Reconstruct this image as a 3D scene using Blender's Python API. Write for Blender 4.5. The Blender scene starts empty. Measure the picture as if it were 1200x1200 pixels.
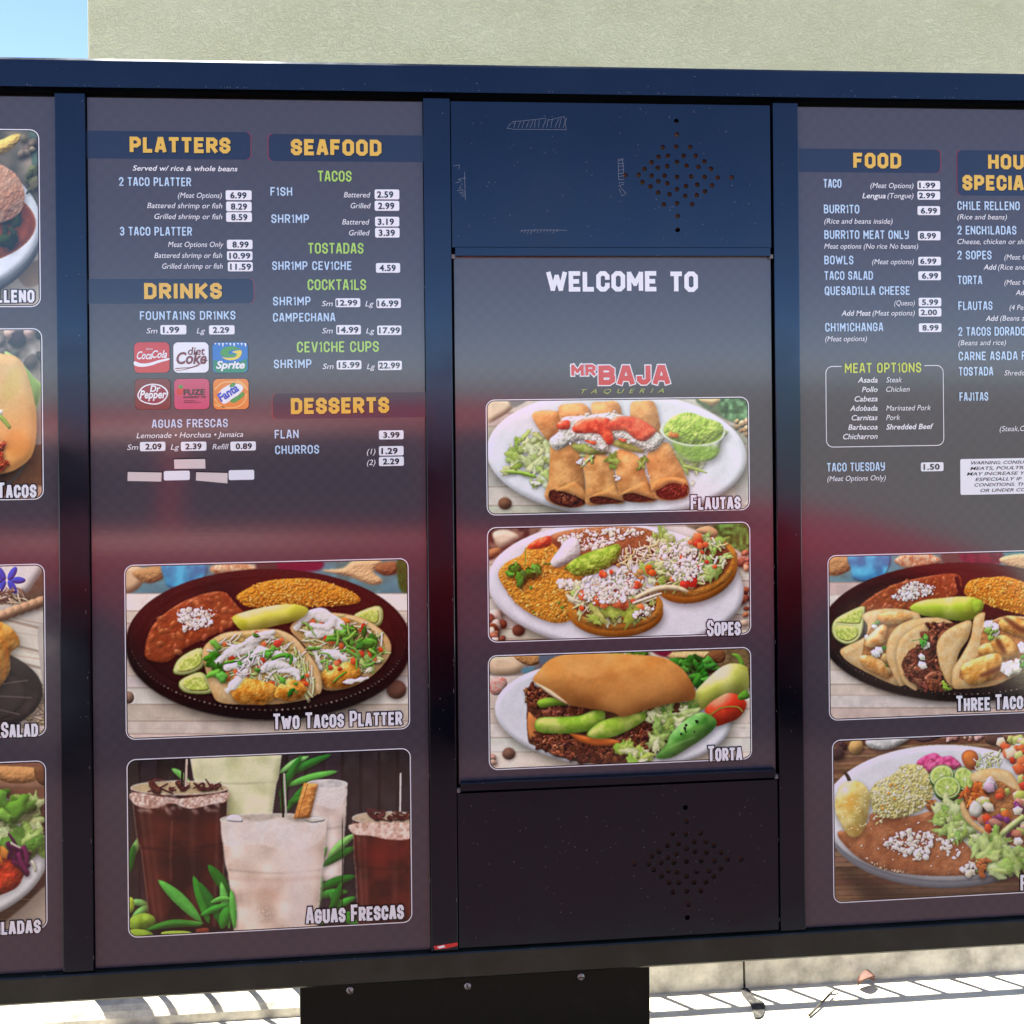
import bpy, bmesh, math, random
import numpy as np
from mathutils import Vector, Matrix

S = bpy.context.scene
COL = S.collection
R = math.radians

# ------------------------------------------------------------------ camera
CAM_H, CAM_D = 1.5, 1.73                 # eye height; distance to the plane of the board
YAW, PITCH, ROLL, FPX, PPY = R(4.922), 0.0, R(-0.567), 1200.0, -155.5
cy_, sy_ = math.cos(YAW), math.sin(YAW)
FW = Vector((sy_*math.cos(PITCH), cy_*math.cos(PITCH), math.sin(PITCH)))
r0 = Vector((cy_, -sy_, 0)); u0 = r0.cross(FW)
RT = r0*math.cos(ROLL)+u0*math.sin(ROLL); UP = -r0*math.sin(ROLL)+u0*math.cos(ROLL)
CAM = Vector((0, -CAM_D, CAM_H))
cam = bpy.data.cameras.new('camera'); camo = bpy.data.objects.new('camera', cam); COL.objects.link(camo)
cam.sensor_width = 36; cam.lens = 36*FPX/1200; cam.shift_y = PPY/1200; cam.clip_end = 3000; cam.clip_start = .02
M = Matrix((RT, UP, -FW)).transposed().to_4x4(); M.translation = CAM
camo.matrix_world = M
S.camera = camo

# ------------------------------------------------------------------ sky, sun, exposure
SUN_EL, SUN_AZ = R(72), R(-47)           # azimuth measured from +Y towards +X: behind the board, to the left
w = bpy.data.worlds.new('World'); S.world = w; w.use_nodes = True
nt = w.node_tree; bg = nt.nodes['Background']
sk = nt.nodes.new('ShaderNodeTexSky'); sk.sky_type = 'NISHITA'; sk.sun_disc = False
sk.sun_elevation = SUN_EL; sk.sun_rotation = SUN_AZ
sk.air_density = .5; sk.dust_density = 0; sk.ozone_density = 0; sk.altitude = 2500
nt.links.new(sk.outputs[0], bg.inputs[0]); bg.inputs[1].default_value = .085
sun = bpy.data.lights.new('sun', 'SUN'); sun.energy = 5.0; sun.angle = R(.53); sun.color = (1, .93, .79)
suno = bpy.data.objects.new('sun', sun); COL.objects.link(suno)
SD = Vector((math.sin(SUN_AZ)*math.cos(SUN_EL), math.cos(SUN_AZ)*math.cos(SUN_EL), math.sin(SUN_EL)))
suno.rotation_euler = SD.to_track_quat('Z', 'Y').to_euler(); suno.location = (-4, 6, 12)
vs = S.view_settings; vs.view_transform = 'Standard'; vs.look = 'None'; vs.exposure = 2.6; vs.gamma = 1; vs.use_curve_mapping = False

# ------------------------------------------------------------------ helpers
def ray(px, py):
    return FW + RT*((px-600)/FPX) - UP*((py-600-PPY)/FPX)
def at(px, py, d=0.006):                 # point of the upright plane y = d seen at a photo pixel
    v = ray(px, py); t = (d-CAM.y)/v.y
    p = CAM+v*t
    return p.x, p.z
def gnd(px, py, z=0.0):                  # point of the level plane z seen at a photo pixel
    v = ray(px, py); p = CAM+v*((z-CAM.z)/v.z)
    return p.x, p.y
def proj(X, Y, Z):                       # arrays -> photo pixels (used to look a print's design up)
    x = X-CAM.x; y = Y-CAM.y; z = Z-CAM.z
    a = x*RT.x+y*RT.y+z*RT.z; b = x*UP.x+y*UP.y+z*UP.z; c = x*FW.x+y*FW.y+z*FW.z
    return 600+FPX*a/c, 600+PPY-FPX*b/c

def lin(c):
    c = np.asarray(c, float)
    return np.where(c <= .04045, c/12.92, ((c+.055)/1.055)**2.4)
def rgb(r, g, b): return tuple(lin((r/255, g/255, b/255)))+(1,)

def obj(name, verts, faces, mat, parent=None, smooth=False, me=None):
    if me is None:
        me = bpy.data.meshes.new(name); me.from_pydata([tuple(v) for v in verts], [], faces); me.update()
    if mat is not None and not me.materials: me.materials.append(mat)
    o = bpy.data.objects.new(name, me); COL.objects.link(o)
    if parent is not None: setparent(o, parent)
    if smooth: me.polygons.foreach_set('use_smooth', [True]*len(me.polygons))
    return o
ROOTLOC = {}
def setparent(o, p):
    o.parent = p
    if p.name in ROOTLOC: o.matrix_parent_inverse = Matrix.Translation(-ROOTLOC[p.name])
def empty(name, loc, label, cat, group=None):
    o = bpy.data.objects.new(name, None); COL.objects.link(o); o.location = loc; o.empty_display_size = .1
    ROOTLOC[o.name] = Vector(loc); tag(o, label, cat, group); return o
def tag(o, label=None, cat=None, group=None, kind=None):
    if label: o['label'] = label
    if cat: o['category'] = cat
    if group: o['group'] = group
    if kind: o['kind'] = kind
    return o
def bmobj(name, bm, mat, parent=None, smooth=False):
    me = bpy.data.meshes.new(name); bm.to_mesh(me); bm.free()
    return obj(name, None, None, mat, parent, smooth, me)
def box(name, x0, x1, y0, y1, z0, z1, mat, parent=None, bev=0.0, seg=2):
    bm = bmesh.new(); bmesh.ops.create_cube(bm, size=1)
    for v in bm.verts:
        v.co = Vector((x0+(v.co.x+.5)*(x1-x0), y0+(v.co.y+.5)*(y1-y0), z0+(v.co.z+.5)*(z1-z0)))
    if bev: bmesh.ops.bevel(bm, geom=bm.edges[:], offset=bev, segments=seg, profile=.5, affect='EDGES')
    bmesh.ops.recalc_face_normals(bm, faces=bm.faces[:])
    return bmobj(name, bm, mat, parent, False)
def extrude_x(name, prof, x0, x1, mat, parent=None, smooth=False):   # closed (y, z) profile swept along x
    n = len(prof)
    v = [(x0, a, b) for a, b in prof]+[(x1, a, b) for a, b in prof]
    f = [[i, (i+1) % n, n+(i+1) % n, n+i] for i in range(n)]+[list(range(n))[::-1], list(range(n, 2*n))]
    bm = bmesh.new(); vv = [bm.verts.new(p) for p in v]
    for q in f: bm.faces.new([vv[i] for i in q])
    bmesh.ops.recalc_face_normals(bm, faces=bm.faces[:])
    return bmobj(name, bm, mat, parent, smooth)
def flat(name, pts, y, mat, parent=None):                            # flat print facing the camera side: (x, z) outline
    a = sum(p[0]*q[1]-q[0]*p[1] for p, q in zip(pts, pts[1:]+pts[:1]))
    if a < 0: pts = pts[::-1]
    return obj(name, [(p[0], y, p[1]) for p in pts], [list(range(len(pts)))], mat, parent)
def rrect(x0, z0, x1, z1, r, corners='abcd', n=5):                   # a top-left b top-right c bottom-right d bottom-left
    out = []
    for k, (cx, cz, a0) in zip('cbad', ((x1-r, z0+r, -90), (x1-r, z1-r, 0), (x0+r, z1-r, 90), (x0+r, z0+r, 180))):
        if k in corners:
            for i in range(n+1):
                t = R(a0+90*i/n); out.append((cx+r*math.cos(t), cz+r*math.sin(t)))
        else:
            out.append({'c': (x1, z0), 'b': (x1, z1), 'a': (x0, z1), 'd': (x0, z0)}[k])
    return out
def ringface(name, outer, inner, y, mat, parent=None):
    n = len(outer); v = [(p[0], y, p[1]) for p in outer]+[(p[0], y, p[1]) for p in inner]
    return obj(name, v, [[i, (i+1) % n, n+(i+1) % n, n+i] for i in range(n)], mat, parent)

# ------------------------------------------------------------------ materials
def mat(name, base, rough=.5, metal=0, spec=.5, coat=0, bump=None, vary=None):
    m = bpy.data.materials.new(name); m.use_nodes = True; t = m.node_tree; p = t.nodes['Principled BSDF']
    p.inputs['Base Color'].default_value = base if len(base) == 4 else tuple(base)+(1,)
    p.inputs['Roughness'].default_value = rough; p.inputs['Metallic'].default_value = metal
    p.inputs['Specular IOR Level'].default_value = spec; p.inputs['Coat Weight'].default_value = coat
    if coat: p.inputs['Coat Roughness'].default_value = .05
    if bump or vary: tc = t.nodes.new('ShaderNodeTexCoord')
    if bump:
        sc, st, di = bump
        n = t.nodes.new('ShaderNodeTexNoise'); n.inputs['Scale'].default_value = sc; n.inputs['Detail'].default_value = 3
        t.links.new(tc.outputs['Object'], n.inputs['Vector'])
        b = t.nodes.new('ShaderNodeBump'); b.inputs['Strength'].default_value = st; b.inputs['Distance'].default_value = di
        t.links.new(n.outputs['Fac'], b.inputs['Height']); t.links.new(b.outputs[0], p.inputs['Normal'])
    if vary:
        sc, c2, lo, hi = vary
        n = t.nodes.new('ShaderNodeTexNoise'); n.inputs['Scale'].default_value = sc; n.inputs['Detail'].default_value = 6
        n.inputs['Roughness'].default_value = .65
        t.links.new(tc.outputs['Object'], n.inputs['Vector'])
        mr = t.nodes.new('ShaderNodeMapRange'); mr.inputs[1].default_value = lo; mr.inputs[2].default_value = hi
        t.links.new(n.outputs['Fac'], mr.inputs[0])
        mx = t.nodes.new('ShaderNodeMix'); mx.data_type = 'RGBA'
        mx.inputs[6].default_value = p.inputs['Base Color'].default_value; mx.inputs[7].default_value = tuple(c2)[:3]+(1,)
        t.links.new(mr.outputs[0], mx.inputs[0]); t.links.new(mx.outputs[2], p.inputs['Base Color'])
    return m
LAM_R, LAM_B = .1, (260, .045, .0006)   # the glossy laminate over every print: slight orange peel
def printmat(name, c): return mat(name, c, LAM_R, spec=.6, bump=LAM_B)

def frame_mat():
    m = mat('black_gloss_paint', (.0015, .002, .004, 1),   .16, spec=.62, bump=(140, .03, .0006))
    t = m.node_tree; p = t.nodes['Principled BSDF']
    tc = t.nodes.new('ShaderNodeTexCoord')
    p.inputs['Specular Tint'].default_value = (.52, .70, 1, 1)      # blue of the mirrored sky put into the reflection colour
    # dust specks and chips with a shape of their own
    v = t.nodes.new('ShaderNodeTexVoronoi'); v.inputs['Scale'].default_value = 95; t.links.new(tc.outputs['Object'], v.inputs['Vector'])
    n = t.nodes.new('ShaderNodeTexNoise'); n.inputs['Scale'].default_value = 26; n.inputs['Detail'].default_value = 3; t.links.new(tc.outputs['Object'], n.inputs['Vector'])
    a = t.nodes.new('ShaderNodeMath'); a.operation = 'LESS_THAN'; a.inputs[1].default_value = .09; t.links.new(v.outputs['Distance'], a.inputs[0])
    b = t.nodes.new('ShaderNodeMath'); b.operation = 'GREATER_THAN'; b.inputs[1].default_value = .6; t.links.new(n.outputs['Fac'], b.inputs[0])
    c = t.nodes.new('ShaderNodeMath'); c.operation = 'MULTIPLY'; t.links.new(a.outputs[0], c.inputs[0]); t.links.new(b.outputs[0], c.inputs[1])
    mx = t.nodes.new('ShaderNodeMix'); mx.data_type = 'RGBA'; mx.inputs[6].default_value = (.0015, .002, .004, 1); mx.inputs[7].default_value = (.10, .11, .12, 1)
    t.links.new(c.outputs[0], mx.inputs[0]); t.links.new(mx.outputs[2], p.inputs['Base Color'])
    n2 = t.nodes.new('ShaderNodeTexNoise'); n2.inputs['Scale'].default_value = 7; n2.inputs['Detail'].default_value = 6; t.links.new(tc.outputs['Object'], n2.inputs['Vector'])
    mr = t.nodes.new('ShaderNodeMapRange'); mr.inputs[1].default_value = .35; mr.inputs[2].default_value = .7; mr.inputs[3].default_value = .10; mr.inputs[4].default_value = .24
    t.links.new(n2.outputs['Fac'], mr.inputs[0]); t.links.new(mr.outputs[0], p.inputs['Roughness'])
    return m
M_FRAME = frame_mat()
M_RAIL = mat('bounce_tinted_black_paint', (.010, .014, .0095), .36, spec=.45, bump=(90, .05, .001), vary=(12, (.024, .029, .021), .45, .7))  # greenish base stands in for light reflected up from the ground
M_PED = mat('dull_black_paint', (.0025, .0028, .003), .4, spec=.2, bump=(60, .06, .001), vary=(30, (.01, .0105, .01), .55, .8))
M_TRIM = mat('black_matt_trim', (.006, .006, .007), .6, spec=.3)
M_CHIP = mat('bare_metal_edge', (.15, .15, .145), .5, metal=.3)
def panel_mat():
    c1, c2 = rgb(72, 68, 71), rgb(69, 65, 68.5)
    m = printmat('slate_menu_print', c1); t = m.node_tree; p = t.nodes['Principled BSDF']
    tc = t.nodes.new('ShaderNodeTexCoord'); sp = t.nodes.new('ShaderNodeSeparateXYZ'); t.links.new(tc.outputs['Object'], sp.inputs[0])
    prod = None
    for ax in ('X', 'Z'):                # soft diamond weave printed in the background
        mu = t.nodes.new('ShaderNodeMath'); mu.operation = 'MULTIPLY'; mu.inputs[1].default_value = 2*math.pi/.026; t.links.new(sp.outputs[ax], mu.inputs[0])
        si = t.nodes.new('ShaderNodeMath'); si.operation = 'SINE'; t.links.new(mu.outputs[0], si.inputs[0])
        if prod is None: prod = si
        else:
            k = t.nodes.new('ShaderNodeMath'); k.operation = 'MULTIPLY'; t.links.new(prod.outputs[0], k.inputs[0]); t.links.new(si.outputs[0], k.inputs[1]); prod = k
    mr = t.nodes.new('ShaderNodeMapRange'); mr.inputs[1].default_value = -.5; mr.inputs[2].default_value = .5; t.links.new(prod.outputs[0], mr.inputs[0])
    mx = t.nodes.new('ShaderNodeMix'); mx.data_type = 'RGBA'; mx.inputs[6].default_value = c1; mx.inputs[7].default_value = c2
    t.links.new(mr.outputs[0], mx.inputs[0]); t.links.new(mx.outputs[2], p.inputs['Base Color'])
    return m
M_PANEL = panel_mat()
PM = {k: printmat('print_'+k, rgb(*c)) for k, c in dict(
    navy=(25, 32, 56), gold=(232, 190, 60), ink=(14, 14, 18), white=(242, 246, 236), pale=(196, 226, 238), lime=(178, 224, 84),
    acid=(206, 222, 50), red=(214, 52, 46), crimson=(150, 40, 60), cream=(226, 214, 196), lilac=(222, 222, 244), cola=(205, 48, 40), maroon=(120, 34, 32), pink=(205, 72, 104),
    orange=(238, 140, 46), sky=(40, 120, 190), green=(22, 140, 92), yellow=(236, 218, 60), leaf=(70, 160, 60), blue=(50, 84, 190), olive=(176, 192, 84), tea=(150, 30, 50), amber=(250, 190, 100)).items()}

# ------------------------------------------------------------------ setting
def concrete(name, c1, c2, sc, bump):
    m = mat(name, c1, .85, bump=bump, vary=(sc, c2, .38, .68)); return m
M_GROUND = concrete('sunlit_concrete', (.52, .49, .41), (.40, .37, .30), 9, (60, .25, .004))
M_LANE = concrete('red_brown_lane_surfacing', (.055, .018, .017), (.04, .015, .014), 6, (80, .2, .003))
M_KERB = concrete('worn_kerb_concrete', (.44, .43, .38), (.20, .195, .17), 14, (45, .5, .006))
M_ASPH = mat('asphalt', (.13, .14, .13), .8, bump=(120, .3, .004), vary=(3, (.16, .17, .155), .4, .7))

tag(obj('ground', [(-600, -600, 0), (600, -600, 0), (600, 600, 0), (-600, 600, 0)], [[0, 1, 2, 3]], M_GROUND), kind='structure')
tag(obj('order_bay', [(-7, -2.6, .004), (9, -2.6, .004), (9, -.92, .004), (-7, -.92, .004)], [[0, 1, 2, 3]], M_LANE), kind='structure')
M_EDGE = mat('added_strip_asphalt', (.06, .066, .052), .85, bump=(120, .3, .004), vary=(8, (.085, .09, .075), .4, .7))
tag(obj('added_dark_strip', [(-14, -.92, .004), (14, -.92, .004), (14, .16, .004), (-14, .16, .004)], [[0, 1, 2, 3]], M_EDGE), kind='structure')  # unseen strip added to darken what the bottom rail and pedestal reflect
tag(obj('road', [(-500, -500, .004), (500, -500, .004), (500, -5.5, .004), (-500, -5.5, .004)], [[0, 1, 2, 3]], M_ASPH), kind='structure')

KY = gnd(762, 1166)[1]                   # foot of the kerb
KJ = gnd(868, 1150)[0]                   # the joint in it
ped_x0, ped_x1 = at(351, 1180, .03)[0], at(762, 1180, .03)[0]
mid = (ped_x0+ped_x1)/2
kerb = tag(bpy.data.objects.new('kerb', None), kind='structure'); COL.objects.link(kerb); ROOTLOC[kerb.name] = Vector((0, 0, 0))
rnd = random.Random(5)
def kerb_block(x0, x1, h, y0=KY, depth=.3):
    if h < .08: prof = [(y0, -.05), (y0+.002, h-.034), (y0+.010, h-.022), (y0+.022, h-.013), (y0+.04, h-.006), (y0+.07, h-.001), (y0+.10, h), (y0+depth, h), (y0+depth, -.05)]
    else:    prof = [(y0, -.05), (y0+.004, h-.03), (y0+.012, h-.011), (y0+.03, h-.001), (y0+.06, h), (y0+depth, h), (y0+depth, -.05)]
    o = extrude_x('kerb_block', prof, x0, x1, M_KERB, kerb)
    return o
xs = [KJ-.62, KJ-.0022]; kerb_block(mid+.08, KJ-.003, .1)
x = KJ+.003
for L in (1.15, 1.2, 1.1, 1.2, 1.15, 1.2): kerb_block(x, x+L-.006, .1); x += L
x = mid-.08
for L in (1.3, 1.2, 1.1, 1.2, 1.2): kerb_block(x-L+.006, x, .055, KY, .3); x -= L
tag(box('pavement', mid+.08, 14, KY+.302, 3.28, -.05, .096, M_GROUND), kind='structure')
tag(box('pavement', -14, mid-.08, KY+.302, 3.28, -.05, .051, M_GROUND), kind='structure')

# stucco wall of the building behind
def stucco():
    m = mat('cream_stucco', (.60, .53, .34), .9); t = m.node_tree; p = t.nodes['Principled BSDF']
    tc = t.nodes.new('ShaderNodeTexCoord'); mp = t.nodes.new('ShaderNodeMapping'); mp.inputs['Scale'].default_value = (1, 1, 1.35); t.links.new(tc.outputs['Object'], mp.inputs['Vector'])
    wn = t.nodes.new('ShaderNodeTexNoise'); wn.inputs['Scale'].default_value = 9; t.links.new(mp.outputs[0], wn.inputs['Vector'])
    wm = t.nodes.new('ShaderNodeMix'); wm.data_type = 'RGBA'; wm.inputs[0].default_value = .06; t.links.new(mp.outputs[0], wm.inputs[6]); t.links.new(wn.outputs['Color'], wm.inputs[7])
    n1 = t.nodes.new('ShaderNodeTexNoise'); n1.inputs['Scale'].default_value = 58; n1.inputs['Detail'].default_value = 5; n1.inputs['Roughness'].default_value = .6; n1.inputs['Distortion'].default_value = 1.2; t.links.new(wm.outputs[2], n1.inputs['Vector'])
    r1 = t.nodes.new('ShaderNodeMapRange'); r1.interpolation_type = 'SMOOTHSTEP'; r1.inputs[1].default_value = .44; r1.inputs[2].default_value = .56; t.links.new(n1.outputs['Fac'], r1.inputs[0])
    n2 = t.nodes.new('ShaderNodeTexNoise'); n2.inputs['Scale'].default_value = 130; n2.inputs['Detail'].default_value = 4; t.links.new(mp.outputs[0], n2.inputs['Vector'])
    ad = t.nodes.new('ShaderNodeMath'); ad.operation = 'MULTIPLY_ADD'; ad.inputs[1].default_value = .35; t.links.new(n2.outputs['Fac'], ad.inputs[0]); t.links.new(r1.outputs[0], ad.inputs[2])
    b = t.nodes.new('ShaderNodeBump'); b.inputs['Strength'].default_value = .6; b.inputs['Distance'].default_value = .005
    t.links.new(ad.outputs[0], b.inputs['Height']); t.links.new(b.outputs[0], p.inputs['Normal'])
    n3 = t.nodes.new('ShaderNodeTexNoise'); n3.inputs['Scale'].default_value = 2.2; n3.inputs['Detail'].default_value = 8; n3.inputs['Roughness'].default_value = .7; t.links.new(mp.outputs[0], n3.inputs['Vector'])
    mr = t.nodes.new('ShaderNodeMapRange'); mr.inputs[1].default_value = .35; mr.inputs[2].default_value = .65; t.links.new(n3.outputs['Fac'], mr.inputs[0])
    mx = t.nodes.new('ShaderNodeMix'); mx.data_type = 'RGBA'; mx.inputs[6].default_value = (.46, .47, .34, 1); mx.inputs[7].default_value = (.41, .415, .28, 1)
    t.links.new(mr.outputs[0], mx.inputs[0]); t.links.new(mx.outputs[2], p.inputs['Base Color'])
    return m
WALL_Y = 3.3
bx0 = at(102, 30, WALL_Y)[0]
bld = empty('building', (bx0+6, WALL_Y+4, 0), 'cream stucco building wall rising behind the menu board', 'building')
box('wall', bx0, bx0+13, WALL_Y, WALL_Y+8, -.1, 4.3, stucco(), bld, .012)
extrude_x('parapet_cap', [(WALL_Y-.05, 4.303), (WALL_Y-.05, 4.4), (WALL_Y+8.05, 4.4), (WALL_Y+8.05, 4.303)], bx0-.05, bx0+13.05, M_TRIM, bld)

# picket fence behind the board: hidden by it, known by its shadow
M_FENCE = mat('black_fence_paint', (.015, .015, .016), .4)
FY = KY+.075; FTOP = (FY-gnd(980, 1176)[1])*SD.z/SD.y+.013
fx0 = gnd(150, 1178, .045)[0]
fx0 -= .07
fence = empty('picket_fence', (1, FY, .196), 'black metal picket fence standing between the menu board and the stucco wall', 'fence')
box('post', fx0-.028, fx0+.028, FY-.028, FY+.028, .03, FTOP+.04, M_FENCE, fence, .003)
box('rail', fx0+.03, fx0+5.4, FY-.011, FY+.011, FTOP-.026, FTOP, M_FENCE, fence, .002)
box('rail', fx0+.03, fx0+5.4, FY-.014, FY+.014, .128, .146, M_FENCE, fence, .002)
proto = box('picket', -.0045, .0045, FY-.0045, FY+.0045, .147, FTOP-.027, M_FENCE, fence)
proto.location.x = fx0+.1
for i in range(1, 52):
    o = proto.copy(); COL.objects.link(o); o.location.x = fx0+.1+.104*i
for X in (fx0+3.05, fx0+5.4): box('post', X-.06, X-.005, FY-.028, FY+.028, .09, FTOP+.04, M_FENCE, fence, .003)
# ------------------------------------------------------------------ the menu board: cabinet, frame, panels
X1a, X1b, X2a, X2b, X3a, X3b = -.5965, -.548, .003, .0485, .607, .652
X0b, X4a = X1a-.551, X3b+.551
X0a, X4b = X0b-.048, X4a+.048
ZT1, ZT0, ZB1, ZB0 = 2.0295, 1.982, .5386, .4922
board = empty('menu_board', ((ped_x0+ped_x1)/2, .08, 0), 'wide black framed drive-through menu board with food photos and two speaker plates', 'menu board')
box('back_cabinet', X0a+.004, X4b-.004, .05, .16, ZB0+.01, ZT1-.01, M_TRIM, board, .004)
extrude_x('top_rail', [(-.012, ZT0), (-.012, ZT1-.004), (-.009, ZT1), (.168, ZT1), (.168, ZT0+.002), (.015, ZT0+.002), (.012, ZT0)], X0a, X4b, M_FRAME, board)
def arc(cx, cz, r, a0, a1, n): return [(cx+r*math.cos(R(a0+(a1-a0)*i/n)), cz+r*math.sin(R(a0+(a1-a0)*i/n))) for i in range(n+1)]
prof = [(.15, ZB0), (.15, ZB1-.002), (-.004, ZB1-.002), (-.006, ZB1-.004), (-.007, ZB0+.004), (-.004, ZB0)]
extrude_x('bottom_rail', prof, X0a, X4b, M_RAIL, board)
for a, b in ((X0a, X0b), (X1a, X1b), (X2a, X2b), (X3a, X3b), (X4a, X4b)):
    box('post', a, b, -.001, .0155, ZB1-.001, ZT0-.006, M_FRAME, board, .0018)
PY = .006
def panel(x0, x1, z0, z1):
    return box('menu_panel', x0+.0012, x1-.0012, PY, .0515, z0, z1, M_PANEL, board)
P1 = panel(X0b, X1a, ZB1, ZT0-.012)
P2 = panel(X1b, X2a, ZB1, ZT0-.012)
P4 = panel(X3b, X4a, ZB1, ZT0-.012)
zm1 = at(700, 301)[1]; zm0 = at(700, 912)[1]
P3 = panel(X2b+.003, X3a-.003, zm0, zm1)

# ledges that hold the middle panel
for (py0, py1) in ((289.5, 300.5), (911, 921)):
    z1_ = at(700, py0, -.006)[1]; z0_ = at(700, py1, -.006)[1]
    box('ledge', X2b+.006, X3a-.008, -.006, .0058, z0_, z1_, M_FRAME, board, .0012)
    for X in (X2b+.0032, X3a-.0052): box('clip', X-.0028, X+.0028, -.002, .0059, z0_-.003, z0_+.004, M_CHIP, board)

# perforated speaker plates
def plate(name, x0, x1, z0, z1, y, holes, r):
    bm = bmesh.new(); edges = []
    def loop(pts):
        vs_ = [bm.verts.new((p[0], y, p[1])) for p in pts]
        for i in range(len(vs_)): edges.append(bm.edges.new((vs_[i], vs_[(i+1) % len(vs_)])))
        return vs_
    loop([(x0, z0), (x1, z0), (x1, z1), (x0, z1)])
    rings = [loop([(hx+r*math.cos(2*math.pi*i/12), hz+r*math.sin(2*math.pi*i/12)) for i in range(12)]) for hx, hz in holes]
    bmesh.ops.triangle_fill(bm, use_beauty=True, use_dissolve=False, edges=edges)
    bmesh.ops.recalc_face_normals(bm, faces=bm.faces[:])
    if sum(f.normal.y*f.calc_area() for f in bm.faces) > 0: bmesh.ops.reverse_faces(bm, faces=bm.faces[:])
    for rg in rings:                     # walls of the holes
        back = [bm.verts.new((v.co.x, y+.003, v.co.z)) for v in rg]
        for i in range(12): bm.faces.new((rg[i], rg[(i+1) % 12], back[(i+1) % 12], back[i]))
    b4 = [bm.verts.new(p) for p in ((x0, y+.004, z0), (x1, y+.004, z0), (x1, y+.004, z1), (x0, y+.004, z1))]
    f4 = [bm.verts.new(p) for p in ((x0, y, z0), (x1, y, z0), (x1, y, z1), (x0, y, z1))]
    for i in range(4): bm.faces.new((f4[i], f4[(i+1) % 4], b4[(i+1) % 4], b4[i]))
    return bmobj(name, bm, M_FRAME, board)
H1 = [(722,532),(724,592),(662,648),(721,645),(783,647),(644,690),(685,685),(754,685),(807,685),(613,714),(725,712),(845,710),(582,743),(640,738),(682,731),(767,729),(819,734),(874,742),(498,770),(557,769),(613,773),(670,773),(725,778),(788,776),(846,778),(904,781),(965,780),(573,801),(643,797),(682,806),(764,818),(814,812),(879,815),(608,820),(725,832),(848,842),(642,847),(692,854),(761,862),(811,858),(667,899),(725,894),(791,898),(728,950),(728,1010)]
H2 = [(808,166),(810,206),(770,242),(809,244),(852,240),(755,277),(788,272),(833,266),(868,266),(891,277),(730,295),(781,302),(811,286),(836,295),(869,297),(912,297),(709,308),(756,312),(657,331),(700,331),(737,327),(774,327),(811,323),(854,322),(893,322),(931,317),(971,317),(715,348),(757,352),(783,355),(840,354),(877,351),(911,344),(738,367),(811,367),(891,367),(760,385),(788,386),(833,385),(868,384),(771,413),(811,411),(853,410),(816,450),(814,488)]
SPY = .0022
z1a, z1b = at(700, 290, SPY)[1], at(700, 121, SPY)[1]
z2a, z2b = ZB1+.001, at(700, 923, SPY)[1]
T1 = plate('speaker_plate', X2b+.0015, X3a-.004, z1a, z1b, SPY, [at(600+x/3.75, y/3.75, SPY) for x, y in H1], .0043)
T2 = plate('speaker_plate', X2b+.0015, X3a-.0025, z2a, z2b, SPY, [at(480+x/2.5, 880+y/2.5, SPY) for x, y in H2], .0044)
M_CONE = mat('brown_speaker_cone', (.16, .10, .055), .9, bump=(300, .5, .002))
for (cx, cz) in (at(793, 206, .01), at(804, 1010, .01)):   # cone behind the holes
    n = 28; v = [(cx, .0142, cz)]; f = []
    for k, (rr, yy) in enumerate(((.03, .0135), (.115, .0085))):
        v += [(cx+rr*math.cos(2*math.pi*i/n), yy, cz+rr*math.sin(2*math.pi*i/n)*.8) for i in range(n)]
    f += [[0, 1+(i+1) % n, 1+i] for i in range(n)]+[[1+i, 1+(i+1) % n, 1+n+(i+1) % n, 1+n+i] for i in range(n)]
    obj('speaker_cone', v, f, M_CONE, board, True)

# pedestal with three screws
box('pedestal', ped_x0, ped_x1, .03, .15, 0.0, ZB0+.004, M_PED, board, .003)
box('base_plate', ped_x0-.05, ped_x1+.05, -.02, .2, .003, .016, M_PED, board, .003)
M_SCREW = mat('dull_steel', (.32, .32, .31), .45, metal=.8)
for px, py in ((410, 1161), (548, 1156), (681, 1145)):
    cx, cz = at(px, py, .028); n = 16; v = [(cx, .0262, cz)]
    for rr, yy in ((.0036, .0264), (.0060, .0278), (.0062, .0305)): v += [(cx+rr*math.cos(2*math.pi*i/n), yy, cz+rr*math.sin(2*math.pi*i/n)) for i in range(n)]
    f = [[0, 1+i, 1+(i+1) % n] for i in range(n)]+[[1+k*n+i, 1+(k+1)*n+i, 1+(k+1)*n+(i+1) % n, 1+k*n+(i+1) % n] for k in range(2) for i in range(n)]
    s = obj('screw', v, f, M_SCREW, board)
    a = .6+px; d = (math.cos(a)*.0045, math.sin(a)*.0045); q = (-d[1]*.2, d[0]*.2)
    flat('screw_slot', [(cx+d[0]+q[0], cz+d[1]+q[1]), (cx-d[0]+q[0], cz-d[1]+q[1]), (cx-d[0]-q[0], cz-d[1]-q[1]), (cx+d[0]-q[0], cz+d[1]-q[1])], .0260, M_TRIM, s)

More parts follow.
